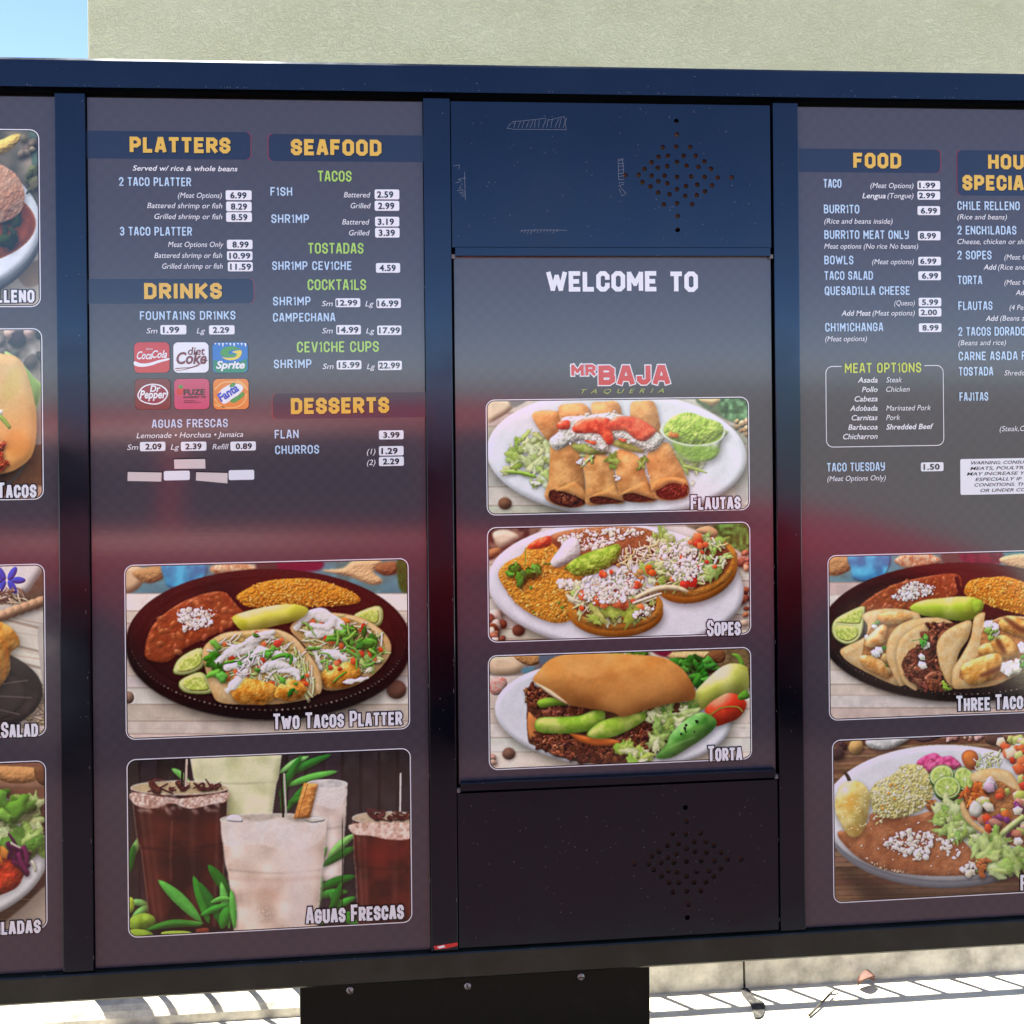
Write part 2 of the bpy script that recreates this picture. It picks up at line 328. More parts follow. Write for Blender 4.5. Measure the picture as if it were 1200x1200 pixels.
# ------------------------------------------------------------------ lettering
def strokes_mesh(polys, t, y, dy=4e-5, cap=0.0):
    """polys: list of (points, closed) in metres -> mitred strips, each stroke a hair above the last"""
    V, F = [], []
    for k, (pts, closed) in enumerate(polys):
        P = [Vector(p) for p in pts]; n = len(P); yy = y-1.2e-4*(k % 3); base = len(V); h = t/2
        for i in range(n):
            a = P[i-1] if (i or closed) else None; b = P[(i+1) % n] if (i < n-1 or closed) else None
            d1 = (P[i]-a).normalized() if a is not None and (P[i]-a).length > 1e-9 else None
            d2 = (b-P[i]).normalized() if b is not None and (b-P[i]).length > 1e-9 else None
            if d1 is None: d1 = d2
            if d2 is None: d2 = d1
            n1 = Vector((-d1.y, d1.x)); n2 = Vector((-d2.y, d2.x)); m = n1+n2
            if m.length < .3: m = n1.copy(); s = 1
            else: m.normalize(); s = min(1/max(m.dot(n1), .2), 1.45)
            p = P[i].copy()
            if not closed and cap:
                if i == 0: p -= d2*cap
                if i == n-1: p += d1*cap
            for q in (p+m*h*s, p-m*h*s): V.append((q.x, yy, q.y))
        W = V[base:]; del V[base:]
        for i in range(n if closed else n-1):      # every quad its own hair's breadth, so no two lie in one plane
            j = (i+1) % n; b0 = len(V); e = -3e-5*(i % 4)
            V += [(q[0], q[1]+e, q[2]) for q in (W[2*i], W[2*i+1], W[2*j+1], W[2*j])]; F.append([b0, b0+1, b0+2, b0+3])
    return V, F
O8 = [(.3, 0), (0, .17), (0, .83), (.3, 1), (.7, 1), (1, .83), (1, .17), (.7, 0)]
GL = {
 'A': (.95, [([(0, 0), (.36, 1), (.64, 1), (1, 0)], 0), ([(.12, .27), (.88, .27)], 0)]),
 'B': (.92, [([(0, .52), (0, 1), (.68, 1), (.95, .86), (.95, .66), (.72, .52)], 1), ([(0, 0), (0, .52), (.72, .52), (1, .37), (1, .15), (.7, 0)], 1)]),
 'C': (.9, [([(1, .70), (1, .83), (.7, 1), (.3, 1), (0, .83), (0, .17), (.3, 0), (.7, 0), (1, .17), (1, .30)], 0)]),
 'D': (.95, [([(0, 0), (0, 1), (.66, 1), (1, .82), (1, .18), (.66, 0)], 1)]),
 'E': (.78, [([(1, 1), (0, 1), (0, 0), (1, 0)], 0), ([(0, .5), (.85, .5)], 0)]),
 'F': (.76, [([(1, 1), (0, 1), (0, 0)], 0), ([(0, .5), (.85, .5)], 0)]),
 'G': (.92, [([(1, .74), (1, .83), (.7, 1), (.3, 1), (0, .83), (0, .17), (.3, 0), (.7, 0), (1, .17), (1, .46), (.55, .46)], 0)]),
 'H': (.95, [([(0, 0), (0, 1)], 0), ([(1, 0), (1, 1)], 0), ([(0, .5), (1, .5)], 0)]),
 'I': (.0, [([(0, 0), (0, 1)], 0)]),
 'J': (.7, [([(1, 1), (1, .17), (.7, 0), (.3, 0), (0, .17), (0, .28)], 0)]),
 'K': (.95, [([(0, 0), (0, 1)], 0), ([(1, 1), (.12, .47)], 0), ([(.25, .55), (1, 0)], 0)]),
 'L': (.74, [([(0, 1), (0, 0), (1, 0)], 0)]),
 'M': (1.2, [([(0, 0), (0, 1)], 0), ([(1, 0), (1, 1)], 0), ([(.03, .97), (.5, .34)], 0), ([(.5, .34), (.97, .97)], 0)]),
 'N': (.98, [([(0, 0), (0, 1)], 0), ([(1, 0), (1, 1)], 0), ([(.04, .95), (.96, .05)], 0)]),
 'O': (.95, [(O8, 1)]),
 'P': (.9, [([(0, 0), (0, 1), (.7, 1), (1, .85), (1, .57), (.7, .42), (0, .42)], 0)]),
 'Q': (.95, [(O8, 1), ([(.6, .25), (1.05, -.1)], 0)]),
 'R': (.92, [([(0, 0), (0, 1), (.7, 1), (1, .85), (1, .6), (.7, .46), (0, .46)], 0), ([(.5, .46), (1, 0)], 0)]),
 'S': (.88, [([(1, .74), (1, .84), (.7, 1), (.3, 1), (0, .84), (0, .66), (.2, .55), (.8, .45), (1, .34), (1, .16), (.7, 0), (.3, 0), (0, .16), (0, .26)], 0)]),
 'T': (.86, [([(0, 1), (1, 1)], 0), ([(.5, 1), (.5, 0)], 0)]),
 'U': (.95, [([(0, 1), (0, .17), (.3, 0), (.7, 0), (1, .17), (1, 1)], 0)]),
 'V': (.95, [([(0, 1), (.42, 0), (.58, 0), (1, 1)], 0)]),
 'W': (1.6, [([(0, 1), (.25, .02)], 0), ([(.25, .02), (.5, .8)], 0), ([(.5, .8), (.75, .02)], 0), ([(.75, .02), (1, 1)], 0)]),
 'Y': (.92, [([(0, 1), (0, .62), (.3, .45), (1, .45)], 0), ([(1, 1), (1, .17), (.7, 0), (.15, 0)], 0)]),
 'Z': (.85, [([(0, 1), (1, 1), (0, 0), (1, 0)], 0)]),
 '2': (.85, [([(0, .74), (0, .84), (.3, 1), (.7, 1), (1, .84), (1, .62), (0, 0), (1, 0)], 0)]),
 '3': (.85, [([(0, .84), (.3, 1), (.7, 1), (1, .84), (1, .64), (.7, .52), (.4, .52)], 0), ([(.7, .52), (1, .38), (1, .16), (.7, 0), (.3, 0), (0, .16)], 0)]),
}
def layout(text, x0, x1, zb, h, t, gap=.2, aspect=.52, smallcaps=0, flagI=False):
    """glyph strokes fitted between x0 and x1 on the base line zb; letters h high; stroke t (metres)"""
    items, pos, first = [], 0.0, True
    for ch in text:
        if ch == ' ': pos += .85*h*aspect; first = True; continue
        sc = 1.0 if (first or not smallcaps) else smallcaps
        gw, st = GL[ch]
        if ch == 'I' and flagI: gw, st = .28, [([(0, .84), (.9, 1), (.9, 0)], 0)]
        hh = h*sc; ww = max(gw*aspect*hh, 0)
        items.append((pos, ww, hh, st)); pos += ww+t+gap*h*aspect; first = False
    total = pos-gap*h*aspect
    fx = (x1-x0-t)/max(total-t, 1e-6) if x1 is not None else 1.0
    out = []
    for p, ww, hh, st in items:
        for pts, cl in st:
            out.append(([(x0+t/2+p*fx+a*ww*fx, zb+t/2+b*(hh-t)) for a, b in pts], cl))
    return out
TXT_Y = PY-.0009
def stext(text, px0, px1, base, cap, parent, m, weight=.16, y=TXT_Y, name='menu_text', outline=None, shadow=None, **kw):
    """stencil-like capitals; pixels of the photo, base line measured at the left end"""
    X0, Z0 = at(px0, base, y); X1 = at(px1, base, y)[0]; Zc = at(px0, base-cap, y)[1]
    h = Zc-Z0; t = h*weight
    L = layout(text, X0, X1, Z0, h, t, **kw)
    if shadow:
        d = shadow*h; V, F = strokes_mesh([([(a+d, b-d) for a, b in p], c) for p, c in L], t*1.12, y+.0004, cap=t*.4)
        obj(name+'_shadow', V, F, PM['ink'], parent)
    if outline:
        V, F = strokes_mesh(L, t+outline*h, y+.0004, cap=outline*h/2+t*.35); obj(name+'_outline', V, F, PM['ink'] if kw.get('om') is None else kw['om'], parent)
    V, F = strokes_mesh(L, t, y, cap=t*.35)
    return obj(name, V, F, PM[m], parent)

_cache = {}
def font_mesh(text, shear=0.0, bold=0.0, space=1.0):
    key = (text, shear, bold, space)
    if key in _cache: return _cache[key]
    c = bpy.data.curves.new('lettering', 'FONT'); c.body = text; c.size = 1; c.shear = shear; c.offset = bold; c.space_character = space
    c.resolution_u = 3; c.fill_mode = 'FRONT'
    o = bpy.data.objects.new('lettering', c); COL.objects.link(o)
    dg = bpy.context.evaluated_depsgraph_get()
    me = bpy.data.meshes.new_from_object(o.evaluated_get(dg))
    V = np.empty(len(me.vertices)*3, 'f'); me.vertices.foreach_get('co', V); V = V.reshape(-1, 3)
    F = [list(p.vertices) for p in me.polygons]
    bpy.data.objects.remove(o); bpy.data.curves.remove(c); bpy.data.meshes.remove(me)
    _cache[key] = (V, F); return V, F
def ftext(text, px0, px1, base, cap, parent, m='white', shear=.22, bold=0.0, y=TXT_Y, name='menu_text', space=1.0, rot=0.0):
    V, F = font_mesh(text, shear, bold, space)
    X0, Z0 = at(px0, base, y); X1 = at(px1, base, y)[0]; h = at(px0, base-cap, y)[1]-Z0
    lo, hi = V[:, 0].min(), V[:, 0].max()
    x = (V[:, 0]-lo)/(hi-lo)*(X1-X0); z = V[:, 1]*h/.729
    if rot: x, z = x*math.cos(rot)-z*math.sin(rot), x*math.sin(rot)+z*math.cos(rot)
    return obj(name, np.stack([X0+x, np.full_like(x, y), Z0+z], 1).tolist(), F, PM[m] if isinstance(m, str) else m, parent)
def price(text, x0, y0, x1, y1, parent):
    a, zt = at(x0, y0); b, zb = at(x1, y1); zb = at(x0, y1)[1]
    pts = rrect(a, zb, b, zt, .0026, n=3)
    n = len(pts); yf, yb = PY-.0007, PY
    bx = obj('price_label', [(p[0], yf, p[1]) for p in pts]+[(p[0], yb, p[1]) for p in pts],
             [list(range(n))]+[[(i+1) % n, i, n+i, n+(i+1) % n] for i in range(n)], PM['white'], parent)
    if text:
        w_ = x1-x0; tw = min(w_-2.5, 5.6*(len(text)-1)+2.2); off = (w_-tw)*rnd.uniform(.25, .6)
        bl = y1-(y1-y0)*.19
        t = ftext(text, x0+off, x0+off+tw, bl, (y1-y0)*.64, parent, 'ink', 0, .03, TXT_Y-.0002, 'price_figures', 1.08)
def bar(x0, y0, x1, y1, parent, corners, px=True):
    a, zt = at(x0, y0); b = at(x1, y0)[0]; zb = at(x0, y1)[1]
    if x1 > 1200: pass
    flat('heading_bar', rrect(a, zb, b, zt, .008, corners), PY-.0004, PM['navy'], parent)
    r_ = rrect(a, zb, b, zt, .008, 'abcd', 6)
    # thin red keyline along the rounded end
    if 'b' in corners and 'a' not in corners: seq = [p for p in r_ if p[0] > b-.0075]
    else: seq = [p for p in r_ if p[0] < a+.0075]
    c = sum(p[0] for p in seq)/len(seq); dx = .0016 if c > (a+b)/2 else -.0016
    seq = [(p[0]+dx, p[1]) for p in seq]
    V, F = strokes_mesh([(seq, 0)], .0011, PY-.0005); obj('keyline', V, F, PM['crimson'], parent)

# --- second panel, left column
HW = dict(weight=.235, gap=.34, aspect=.62, shadow=.06, name='heading')
bar(98, 153, 293, 185.5, P2, 'bc'); stext('PLATTERS', 152, 270, 178.7, 18.6, P2, 'gold', **HW)
ftext('Served w/ rice & whole beans', 155.5, 278.5, 199.8, 6.3, P2, bold=.012)
IT = dict(weight=.15, gap=.34, aspect=.5, flagI=True)
def it(t, a, b, base, P, cap=10.2): stext(t, a, b, base, cap, P, 'pale', **IT)
def fx(t, a, b, base, P, cap=6.6, **k): ftext(t, a, b, base, cap, P, **k)
it('2 TACO PLATTER', 139.5, 224, 217.8, P2)
fx('(Meat Options)', 208.5, 260, 231.8, P2); price('6.99', 264.5, 223, 295, 234.5, P2)
fx('Battered shrimp or fish', 172.5, 260.5, 243.8, P2); price('8.29', 265, 236.3, 295, 247.6, P2)
fx('Grilled shrimp or fish', 181, 260.5, 256.6, P2); price('8.59', 265, 248.8, 295.3, 260, P2)
it('3 TACO PLATTER', 140.5, 225, 276, P2)
fx('Meat Options Only', 197, 262, 289.4, P2); price('8.99', 266, 281, 296, 292, P2)
fx('Battered shrimp or fish', 181, 260.3, 302.3, P2); price('10.99', 266, 294.4, 296, 305, P2)
fx('Grilled shrimp or fish', 190, 261, 314.9, P2); price('11.59', 267, 307, 296.3, 318, P2)
bar(101, 327, 296.5, 356, P2, 'bc'); stext('DRINKS', 169, 260, 350.5, 18.8, P2, 'gold', **HW)
it('FOUNTAINS DRINKS', 164, 276, 375, P2)
fx('Sm', 171.5, 184.5, 390.7, P2); price('1.99', 188, 381, 218.5, 392, P2)
fx('Lg', 230.5, 240.5, 390.7, P2); price('2.29', 245, 381.3, 275, 392, P2)
it('AGUAS FRESCAS', 178, 267, 501.6, P2, 9.8)
fx('Lemonade \u2022 Horchata \u2022 Jamaica', 160, 285, 513.6, P2)
fx('Sm', 149, 162, 527.2, P2); price('2.09', 164, 518, 194, 528.8, P2)
fx('Lg', 200, 210, 527, P2); price('2.39', 212, 517.8, 242, 528.5, P2)
fx('Refill', 249, 268, 526.6, P2); price('0.89', 270, 517.6, 300, 528.2, P2)
price('', 192, 552, 222.5, 563, P2); price('', 268, 551, 298, 562.6, P2)
for (q, mk) in (([(204, 538.5), (240.5, 537.8), (240.8, 549), (204.5, 549.3)], 'cream'), ([(149.8, 553), (189.5, 553.8), (189, 564.3), (149.5, 563.6)], 'cream'), ([(230, 553.4), (266.8, 554.3), (266.6, 566.4), (229.6, 563)], 'cream')):
    flat('tape_scrap', [at(a, b) for a, b in q], PY-.0005, PM[mk], P2)
    for dx_, dy_ in ((0, -1.1), (1.2, 0)):
        e = [at(q[0][0]-2+dx_, q[0][1]+dy_), at(q[1][0]+1.5, q[1][1]+dy_*.8)]
        V, F = strokes_mesh([(e, 0)], .0011, PY-.0003); obj('tape_edge', V, F, M_TRIM, P2)

# --- second panel, right column
def green(t, a, b, base, cap=12.6, P=None, m='lime'): stext(t, a, b, base, cap, P or P2, m, weight=.15, gap=.32, aspect=.5, flagI=True)
bar(315, 157, 497.6, 188.5, P2, 'ad'); stext('SEAFOOD', 341, 447, 181.8, 19, P2, 'gold', **HW)
green('TACOS', 372.5, 412, 212.6)
it('FISH', 317, 342.5, 229.4, P2); fx('Battered', 403, 434, 231.2, P2); price('2.59', 439, 222, 468, 233.6, P2)
fx('Grilled', 411, 434.5, 244, P2); price('2.99', 439, 235.3, 468, 247, P2)
it('SHRIMP', 318, 362, 261.3, P2); fx('Battered', 401, 433, 263, P2); price('3.19', 439.5, 254, 468, 265.4, P2)
fx('Grilled', 409, 433.3, 275.8, P2); price('3.39', 439.5, 267, 468.3, 278.4, P2)
green('TOSTADAS', 361, 426, 297.2)
it('SHRIMP CEVICHE', 319, 412, 316.4, P2); price('4.59', 440.5, 308.3, 469, 319.6, P2)
green('COCKTAILS', 360.5, 429, 340)
it('SHRIMP', 320, 364, 358, P2); fx('Sm', 377, 390, 358.8, P2); price('12.99', 393, 349.6, 422.3, 360, P2); fx('Lg', 428, 438, 359, P2); price('16.99', 441, 350, 469.8, 361, P2)
it('CAMPECHANA', 320, 393, 377, P2); fx('Sm', 377.5, 390, 390.6, P2); price('14.99', 394, 381, 423, 392, P2); fx('Lg', 429, 439, 390.8, P2); price('17.99', 442, 381.6, 470.5, 392.6, P2)
green('CEVICHE CUPS', 348, 444, 413)
it('SHRIMP', 321, 365, 431.6, P2); fx('Sm', 378, 391, 432.4, P2); price('15.99', 394.5, 422.4, 423.6, 433, P2); fx('Lg', 430, 439.5, 432.6, P2); price('22.99', 443, 423, 471, 433.8, P2)
bar(320, 461.5, 498.6, 491, P2, 'ad'); stext('DESSERTS', 341, 456, 485.3, 18.8, P2, 'gold', **HW)
it('FLAN', 322, 350, 514, P2); price('3.99', 444, 504.5, 473, 515, P2)
it('CHURROS', 322.5, 374, 532.3, P2); fx('(1)', 430, 440, 532.2, P2); price('1.29', 444, 523, 473, 534, P2)
fx('(2)', 430, 440, 545, P2); price('2.29', 444, 535.4, 473.3, 546.2, P2)

# --- middle panel heading
for _w, _a, _b in (('WELCOME', 640.5, 770, ), ('TO', 785, 818)): stext(_w, _a, _b, 341.8+(.4 if _w == 'TO' else 0), 24, P3, 'white', weight=.225, gap=.26, aspect=.6, name='heading')
for txt, a, b, base, cap in (('MR', 669.5, 698, 440.6, 13.4), ('BAJA', 701.5, 785, 451.3, 23)):
    X0, Z0 = at(a, base, TXT_Y); X1 = at(b, base, TXT_Y)[0]; h = at(a, base-cap, TXT_Y)[1]-Z0; t = h*.26
    L = layout(txt, X0, X1, Z0, h, t, gap=.26, aspect=.78)
    V, F = strokes_mesh(L, t+.0038, TXT_Y+.0003, cap=t*.42+.0019); obj('logo_outline', V, F, PM['white'], P3)
    V, F = strokes_mesh(L, t, TXT_Y-.0002, cap=t*.42); obj('logo_text', V, F, PM['red'], P3)
ftext('TAQUERIA', 681, 778, 461.2, 5.4, P3, 'olive', .35, 0, name='logo_text', space=2.1)

# --- right panel, left column
bar(936, 174, 1101, 201.5, P4, 'bc'); stext('FOOD', 1000, 1056, 197, 18, P4, 'gold', **HW)
def p4(t, x0, y0, y1): price(t, x0, y0, x0+26.5, y1, P4)
it('TACO', 965, 986, 220, P4); fx('(Meat Options)', 1020, 1070.5, 220.2, P4, 6.4); p4('1.99', 1075, 212, 222)
fx('Lengua', 1010.5, 1038, 232.2, P4, 6.4, bold=.012); fx('(Tongue)', 1040, 1070.5, 232.2, P4, 6.4); p4('2.99', 1075, 224, 234)
it('BURRITO', 965.5, 1007, 250, P4); p4('6.99', 1075, 241.6, 252); fx('(Rice and beans inside)', 966, 1046, 262, P4, 6.4)
it('BURRITO MEAT ONLY', 966, 1065, 280, P4); p4('8.99', 1075.5, 271, 281.6); fx('Meat options (No rice No beans)', 966, 1076, 291.4, P4, 6.4)
it('BOWLS', 966, 1000, 309.8, P4); fx('(Meat options)', 1022, 1071, 309.6, P4, 6.4); p4('6.99', 1076, 301, 311)
it('TACO SALAD', 966, 1023, 328, P4); p4('6.99', 1076, 318, 328.4)
it('QUESADILLA CHEESE', 966.5, 1066, 345.8, P4); fx('(Queso)', 1048, 1072, 358, P4, 6.4); p4('5.99', 1076.4, 349, 359.2)
fx('Add Meat', 986, 1020.5, 370, P4, 6.4, bold=.012); fx('(Meat options)', 1022.5, 1072, 369.8, P4, 6.4); p4('2.00', 1076.5, 361, 371)
it('CHIMICHANGA', 967, 1035, 388.6, P4); p4('8.99', 1076.6, 379, 389.2); fx('(Meat options)', 967, 1016, 400, P4, 6.4)
a, zt = at(967.5, 429.5); b = at(1105, 429.5)[0]; zb = at(967.5, 524)[1]
rr = rrect(a, zb, b, zt, .012, n=6); gA, gB = at(986, 430)[0], at(1083, 430)[0]
i0 = max(range(len(rr)), key=lambda i: (rr[i][1] > zt-1e-5, -abs(rr[i][0]-gB)))
seq = rr[i0+1:]+rr[:i0+1]
if seq[0][0] > seq[-1][0]: seq = seq[::-1]
seq = [p for p in seq if not (p[1] > zt-1e-4 and gA < p[0] < gB)]
start = next(i for i in range(len(rr)) if rr[i][1] > zt-1e-4 and rr[i][0] < (a+b)/2)
seq = [(gA, zt)]+rr[start:]+rr[:start]+[(gB, zt)]
V, F = strokes_mesh([(seq, 0)], .0013, PY-.0005); obj('box_outline', V, F, PM['white'], P4)
green('MEAT OPTIONS', 990, 1079.5, 437.2, 11.6, P4, 'acid')
for k, (t1, xl, t2, xr, bd) in enumerate((('Asada', 1005, 'Steak', 1057, 0), ('Pollo', 1010, 'Chicken', 1066, 0), ('Cabeza', 1001.5, '', 0, 0), ('Adobada', 996, 'Marinated Pork', 1091, 0), ('Carnitas', 998, 'Pork', 1055, 0), ('Barbacoa', 994, 'Shredded Beef', 1094, .018), ('Chicharron', 988, '', 0, 0))):
    bl = 448.4+11.05*k
    fx(t1, xl, 1028.5, bl, P4, 6.5, bold=.012)
    if t2: fx(t2, 1038.5, xr, bl-.3, P4, 6.5, bold=bd)
it('TACO TUESDAY', 969, 1037, 552.8, P4); p4('1.50', 1079, 542, 552.4); fx('(Meat Options Only)', 969.5, 1038, 564, P4, 6.4)
# --- right panel, right column
bar(1122, 176, 1306, 229, P4, 'ad')
stext('HOUSE', 1158, 1227, 198.2, 17.6, P4, 'gold', **HW); stext('SPECIALTIES', 1128, 1257, 223, 18, P4, 'gold', **HW)
it('CHILE RELLENO', 1122, 1195, 246, P4); fx('(Rice and beans)', 1122, 1180, 257, P4, 6.4)
it('2 ENCHILADAS', 1122, 1191, 274.8, P4); fx('Cheese, chicken or shrimp', 1122, 1216, 286, P4, 6.4)
it('2 SOPES', 1122, 1162, 304, P4); fx('(Meat Options)', 1177, 1227, 304.2, P4, 6.4); fx('Add', 1152.5, 1168, 316, P4, 6.4, bold=.012); fx('(Rice and beans)', 1169.5, 1227, 316, P4, 6.4)
it('TORTA', 1122.3, 1151, 333.2, P4); fx('(Meat Options)', 1177, 1227, 333.8, P4, 6.4); fx('Add', 1190, 1205, 345.8, P4, 6.4, bold=.012)
it('FLAUTAS', 1123, 1163, 363.4, P4); fx('(4 Per Order)', 1183, 1228, 363.2, P4, 6.4); fx('Add', 1155, 1170, 376, P4, 6.4, bold=.012); fx('(Beans and rice)', 1172, 1228, 375.8, P4, 6.4)
it('2 TACOS DORADOS', 1123, 1207, 393.6, P4); fx('(Beans and rice)', 1123, 1179, 404.6, P4, 6.4)
it('CARNE ASADA FRIES', 1123.3, 1225, 422.4, P4)
it('TOSTADA', 1123.4, 1164, 440.4, P4); fx('Shredded', 1177, 1210, 440, P4, 6.4)
it('FAJITAS', 1124.4, 1158, 470, P4); fx('(Steak,Chicken)', 1171.5, 1226, 505.4, P4, 6.4)
a, zt = at(1125, 538); b = at(1262, 538)[0]; zb = at(1125, 580)[1]
flat('warning_label', rrect(a, zb, b, zt, .003, n=3), PY-.0005, PM['white'], P4)
for k, (t, xl) in enumerate((('WARNING: CONSUMING RAW OR', 1138), ('MEATS, POULTRY, SEAFOOD,', 1137), ('MAY INCREASE YOUR RISK OF', 1133), ('ESPECIALLY IF YOU HAVE', 1143), ('CONDITIONS. THIS ITEM MAY', 1142), ('OR UNDER COOKED AT', 1149))):
    ftext(t, xl, 2*1193-xl, 544.4+6.45*k, 3.9, P4, 'ink', .25, .008)

# ------------------------------------------------------------------ drink buttons
def P_(x, y): return at(300*0+x, y)
BT = []
for r_ in range(2):
    for c_ in range(3):
        x0 = 157.3+45.9*c_+r_*.9; y0 = 401.3+42.9*r_
        BT.append((x0, y0))
BCOL = ['cola', 'white', 'sky', 'maroon', 'pink', 'orange']
def spline(pts, n=5, closed=True):
    P = [np.array(p, float) for p in pts]; m = len(P); out = []
    rng = range(m) if closed else range(m-1)
    for i in rng:
        if closed: p0, p1, p2, p3 = P[i-1], P[i], P[(i+1) % m], P[(i+2) % m]
        else: p0, p1, p2, p3 = P[max(i-1, 0)], P[i], P[i+1], P[min(i+2, m-1)]
        for k in range(n):
            t = k/n
            out.append(tuple(.5*((2*p1)+(-p0+p2)*t+(2*p0-5*p1+4*p2-p3)*t*t+(-p0+3*p1-3*p2+p3)*t**3)))
    if not closed: out.append(tuple(P[-1]))
    return out
def mark(i, pts, m, lvl, smooth=True):
    x0, y0 = BT[i]; q = [at(x0+a, y0+b) for a, b in (spline(pts) if smooth else pts)]
    flat('drink_mark', q, PY-.0008-.0001*lvl, PM[m], P2)
def mline(i, pts, m, wd, lvl=2):
    x0, y0 = BT[i]; V, F = strokes_mesh([([at(x0+a, y0+b) for a, b in spline(pts, 6, False)], 0)], wd, PY-.0008-.0001*lvl); obj('drink_mark', V, F, PM[m], P2)
def mtext(i, t, a, b, base, cap, m, shear=.3, bold=.0, rot=0, lvl=4):
    x0, y0 = BT[i]; ftext(t, x0+a, x0+b, y0+base, cap, P2, m, shear, bold, PY-.0008-.0001*lvl, 'drink_mark', 1.0, rot)
for i, (x0, y0) in enumerate(BT):
    a, zt = at(x0, y0); b = at(x0+41.2, y0)[0]; zb = at(x0, y0+35.6)[1]
    flat('drink_button_rim', rrect(a-.0008, zb-.001, b+.0012, zt+.0008, .008), PY-.0004, PM['ink'], P2)
    flat('drink_button', rrect(a, zb, b, zt, .0075), PY-.0007, PM[BCOL[i]], P2)
mtext(0, 'Coca', 3, 21, 19.5, 9.5, 'white', .35, .02); mtext(0, 'Cola', 20.5, 38.5, 18, 9, 'white', .35, .02); mtext(0, 'DRINK', 14, 22, 8.8, 2.2, 'white', 0)
mark(0, [(.6, 22), (8, 24.5), (18, 24), (28, 21), (40.5, 18.5), (40.5, 20.5), (30, 23.5), (20, 27), (10, 28.5), (.6, 27)], 'white', 2)
mtext(1, 'diet', 17, 37, 14.5, 9.5, 'maroon', .15, .015); mtext(1, 'Coke', 3.5, 39, 25, 14, 'maroon', .22, .03)
mline(1, [(2, 31), (10, 30), (20, 29.5), (30, 26), (40, 21)], 'maroon', .0016); mline(1, [(3, 33), (12, 32), (24, 29), (30, 27)], 'maroon', .0009)
mark(2, [(1, 20), (12, 24), (28, 24), (40.5, 19), (40.4, 32), (36, 35.2), (5, 35.2), (.8, 31)], 'green', 1, False)
for k in range(9): mark(2, [(2+4.4*k, .8), (4.6+4.4*k, .8), (3.6+4.4*k, 2.6+1.6*(k % 3))], 'white', 1, False)
mark(2, [(9, 12), (14, 6), (24, 4.5), (33, 8), (26, 8.5), (20, 10.5), (20, 13.5), (30, 14), (24, 17), (13, 16.5)], 'leaf', 2)
mark(2, [(33, 9), (34, 14), (29, 19.5), (19, 20.8), (11, 17.5), (19, 18), (27, 16.8), (28, 13), (23, 11)], 'yellow', 3)
mtext(2, 'Sprite', 4, 38, 30.5, 9, 'white', .25, .035)
mark(3, [(3, 18), (9, 9), (20, 5.4), (32, 7.6), (39, 15), (36, 24), (27, 29.6), (15, 29), (6, 25)], 'white', 1); mark(3, [(4.6, 18), (10, 10.2), (20, 6.8), (31, 9), (37.2, 15.5), (34.6, 23.2), (26, 28.2), (15.5, 27.6), (7, 24)], 'tea', 2)
mtext(3, 'Dr', 17.5, 30, 14.8, 7.6, 'white', .2, .03); mtext(3, 'Pepper', 5.5, 37, 22.5, 9.5, 'white', .2, .03)
mark(4, [(3, 13), (6, 9.5), (10, 11), (11, 15), (8, 19), (5, 19), (2.6, 16)], 'red', 1); mark(4, [(5, 9.5), (7, 6.5), (9, 8), (11, 7.6), (9, 11)], 'leaf', 2)
mtext(4, 'FUZE', 11, 36, 18.6, 6.6, 'ink', 0, .035); mtext(4, 'RASPBERRY TEA', 11, 37.5, 22.6, 2.7, 'ink', 0, .02); mtext(4, 'NATURALLY', 11.5, 25, 26.2, 1.6, 'ink', 0); mtext(4, 'FLAVORED ICED TEA', 11.5, 31, 28.4, 1.6, 'ink', 0)
for q in ([(2, 30), (12, 33), (26, 33), (36, 27), (39, 17)], [(2, 12), (10, 5), (22, 3), (32, 5), (38, 11)], [(1.5, 22), (6, 29), (14, 34)], [(27, 1.5), (35, 5), (40, 13)]): mline(5, q, 'amber', .0022, 1)
mark(5, [(6, 20), (10, 12), (21, 6), (31, 6), (35, 11), (30, 18), (22, 24), (12, 29)], 'white', 2); mark(5, [(20, 25), (30, 18.5), (35, 15), (36, 19), (31, 24), (24, 28)], 'leaf', 3); mark(5, [(19, 9), (22, 4.6), (26, 5.4), (24, 9)], 'leaf', 3)
mtext(5, 'Fanta', 9, 35, 27, 10, 'blue', .1, .04, R(33), 5)
# ------------------------------------------------------------------ red car waiting in the lane behind the viewer: seen in the gloss of the board
M_RED = mat('red_car_paint', (.38, .010, .013), .38, spec=.35)
M_GLASS = mat('tinted_car_glass', (.015, .018, .02), .05, spec=.8)
M_TYRE = mat('tyre_rubber', (.02, .02, .02), .8)
M_RIM = mat('alloy_rim', (.5, .5, .52), .3, metal=1)
M_LAMP = mat('clear_lamp', (.75, .75, .75), .1, coat=.5)
M_TAIL = mat('red_lamp', (.4, .01, .01), .15, coat=.5)
CX, CYc = .45, -3.2
car = empty('car', (CX, CYc, 0), 'red estate car waiting in the lane opposite the menu board', 'car')
def ip(s, tab):
    return float(np.interp(s, [a for a, _ in tab], [b for _, b in tab]))
TOP = [(-2.9, .62), (-2.84, .78), (-2.7, .9), (-2.2, .94), (-.9, .93), (0, .91), (.9, .87), (1.3, .83), (1.8, .75), (2.12, .66), (2.26, .55), (2.3, .45)]
HWD = [(-2.9, .68), (-2.8, .8), (-2.5, .88), (-1, .905), (.6, .905), (1.6, .88), (2.1, .8), (2.3, .62)]
ROOF = [(-2.82, .9), (-2.7, 1.12), (-2.5, 1.3), (-2.2, 1.365), (-.9, 1.39), (-.1, 1.39), (.25, 1.36), (.6, 1.16), (1.05, .86)]
st = list(np.linspace(-2.9, 2.3, 53)); V, F = [], []
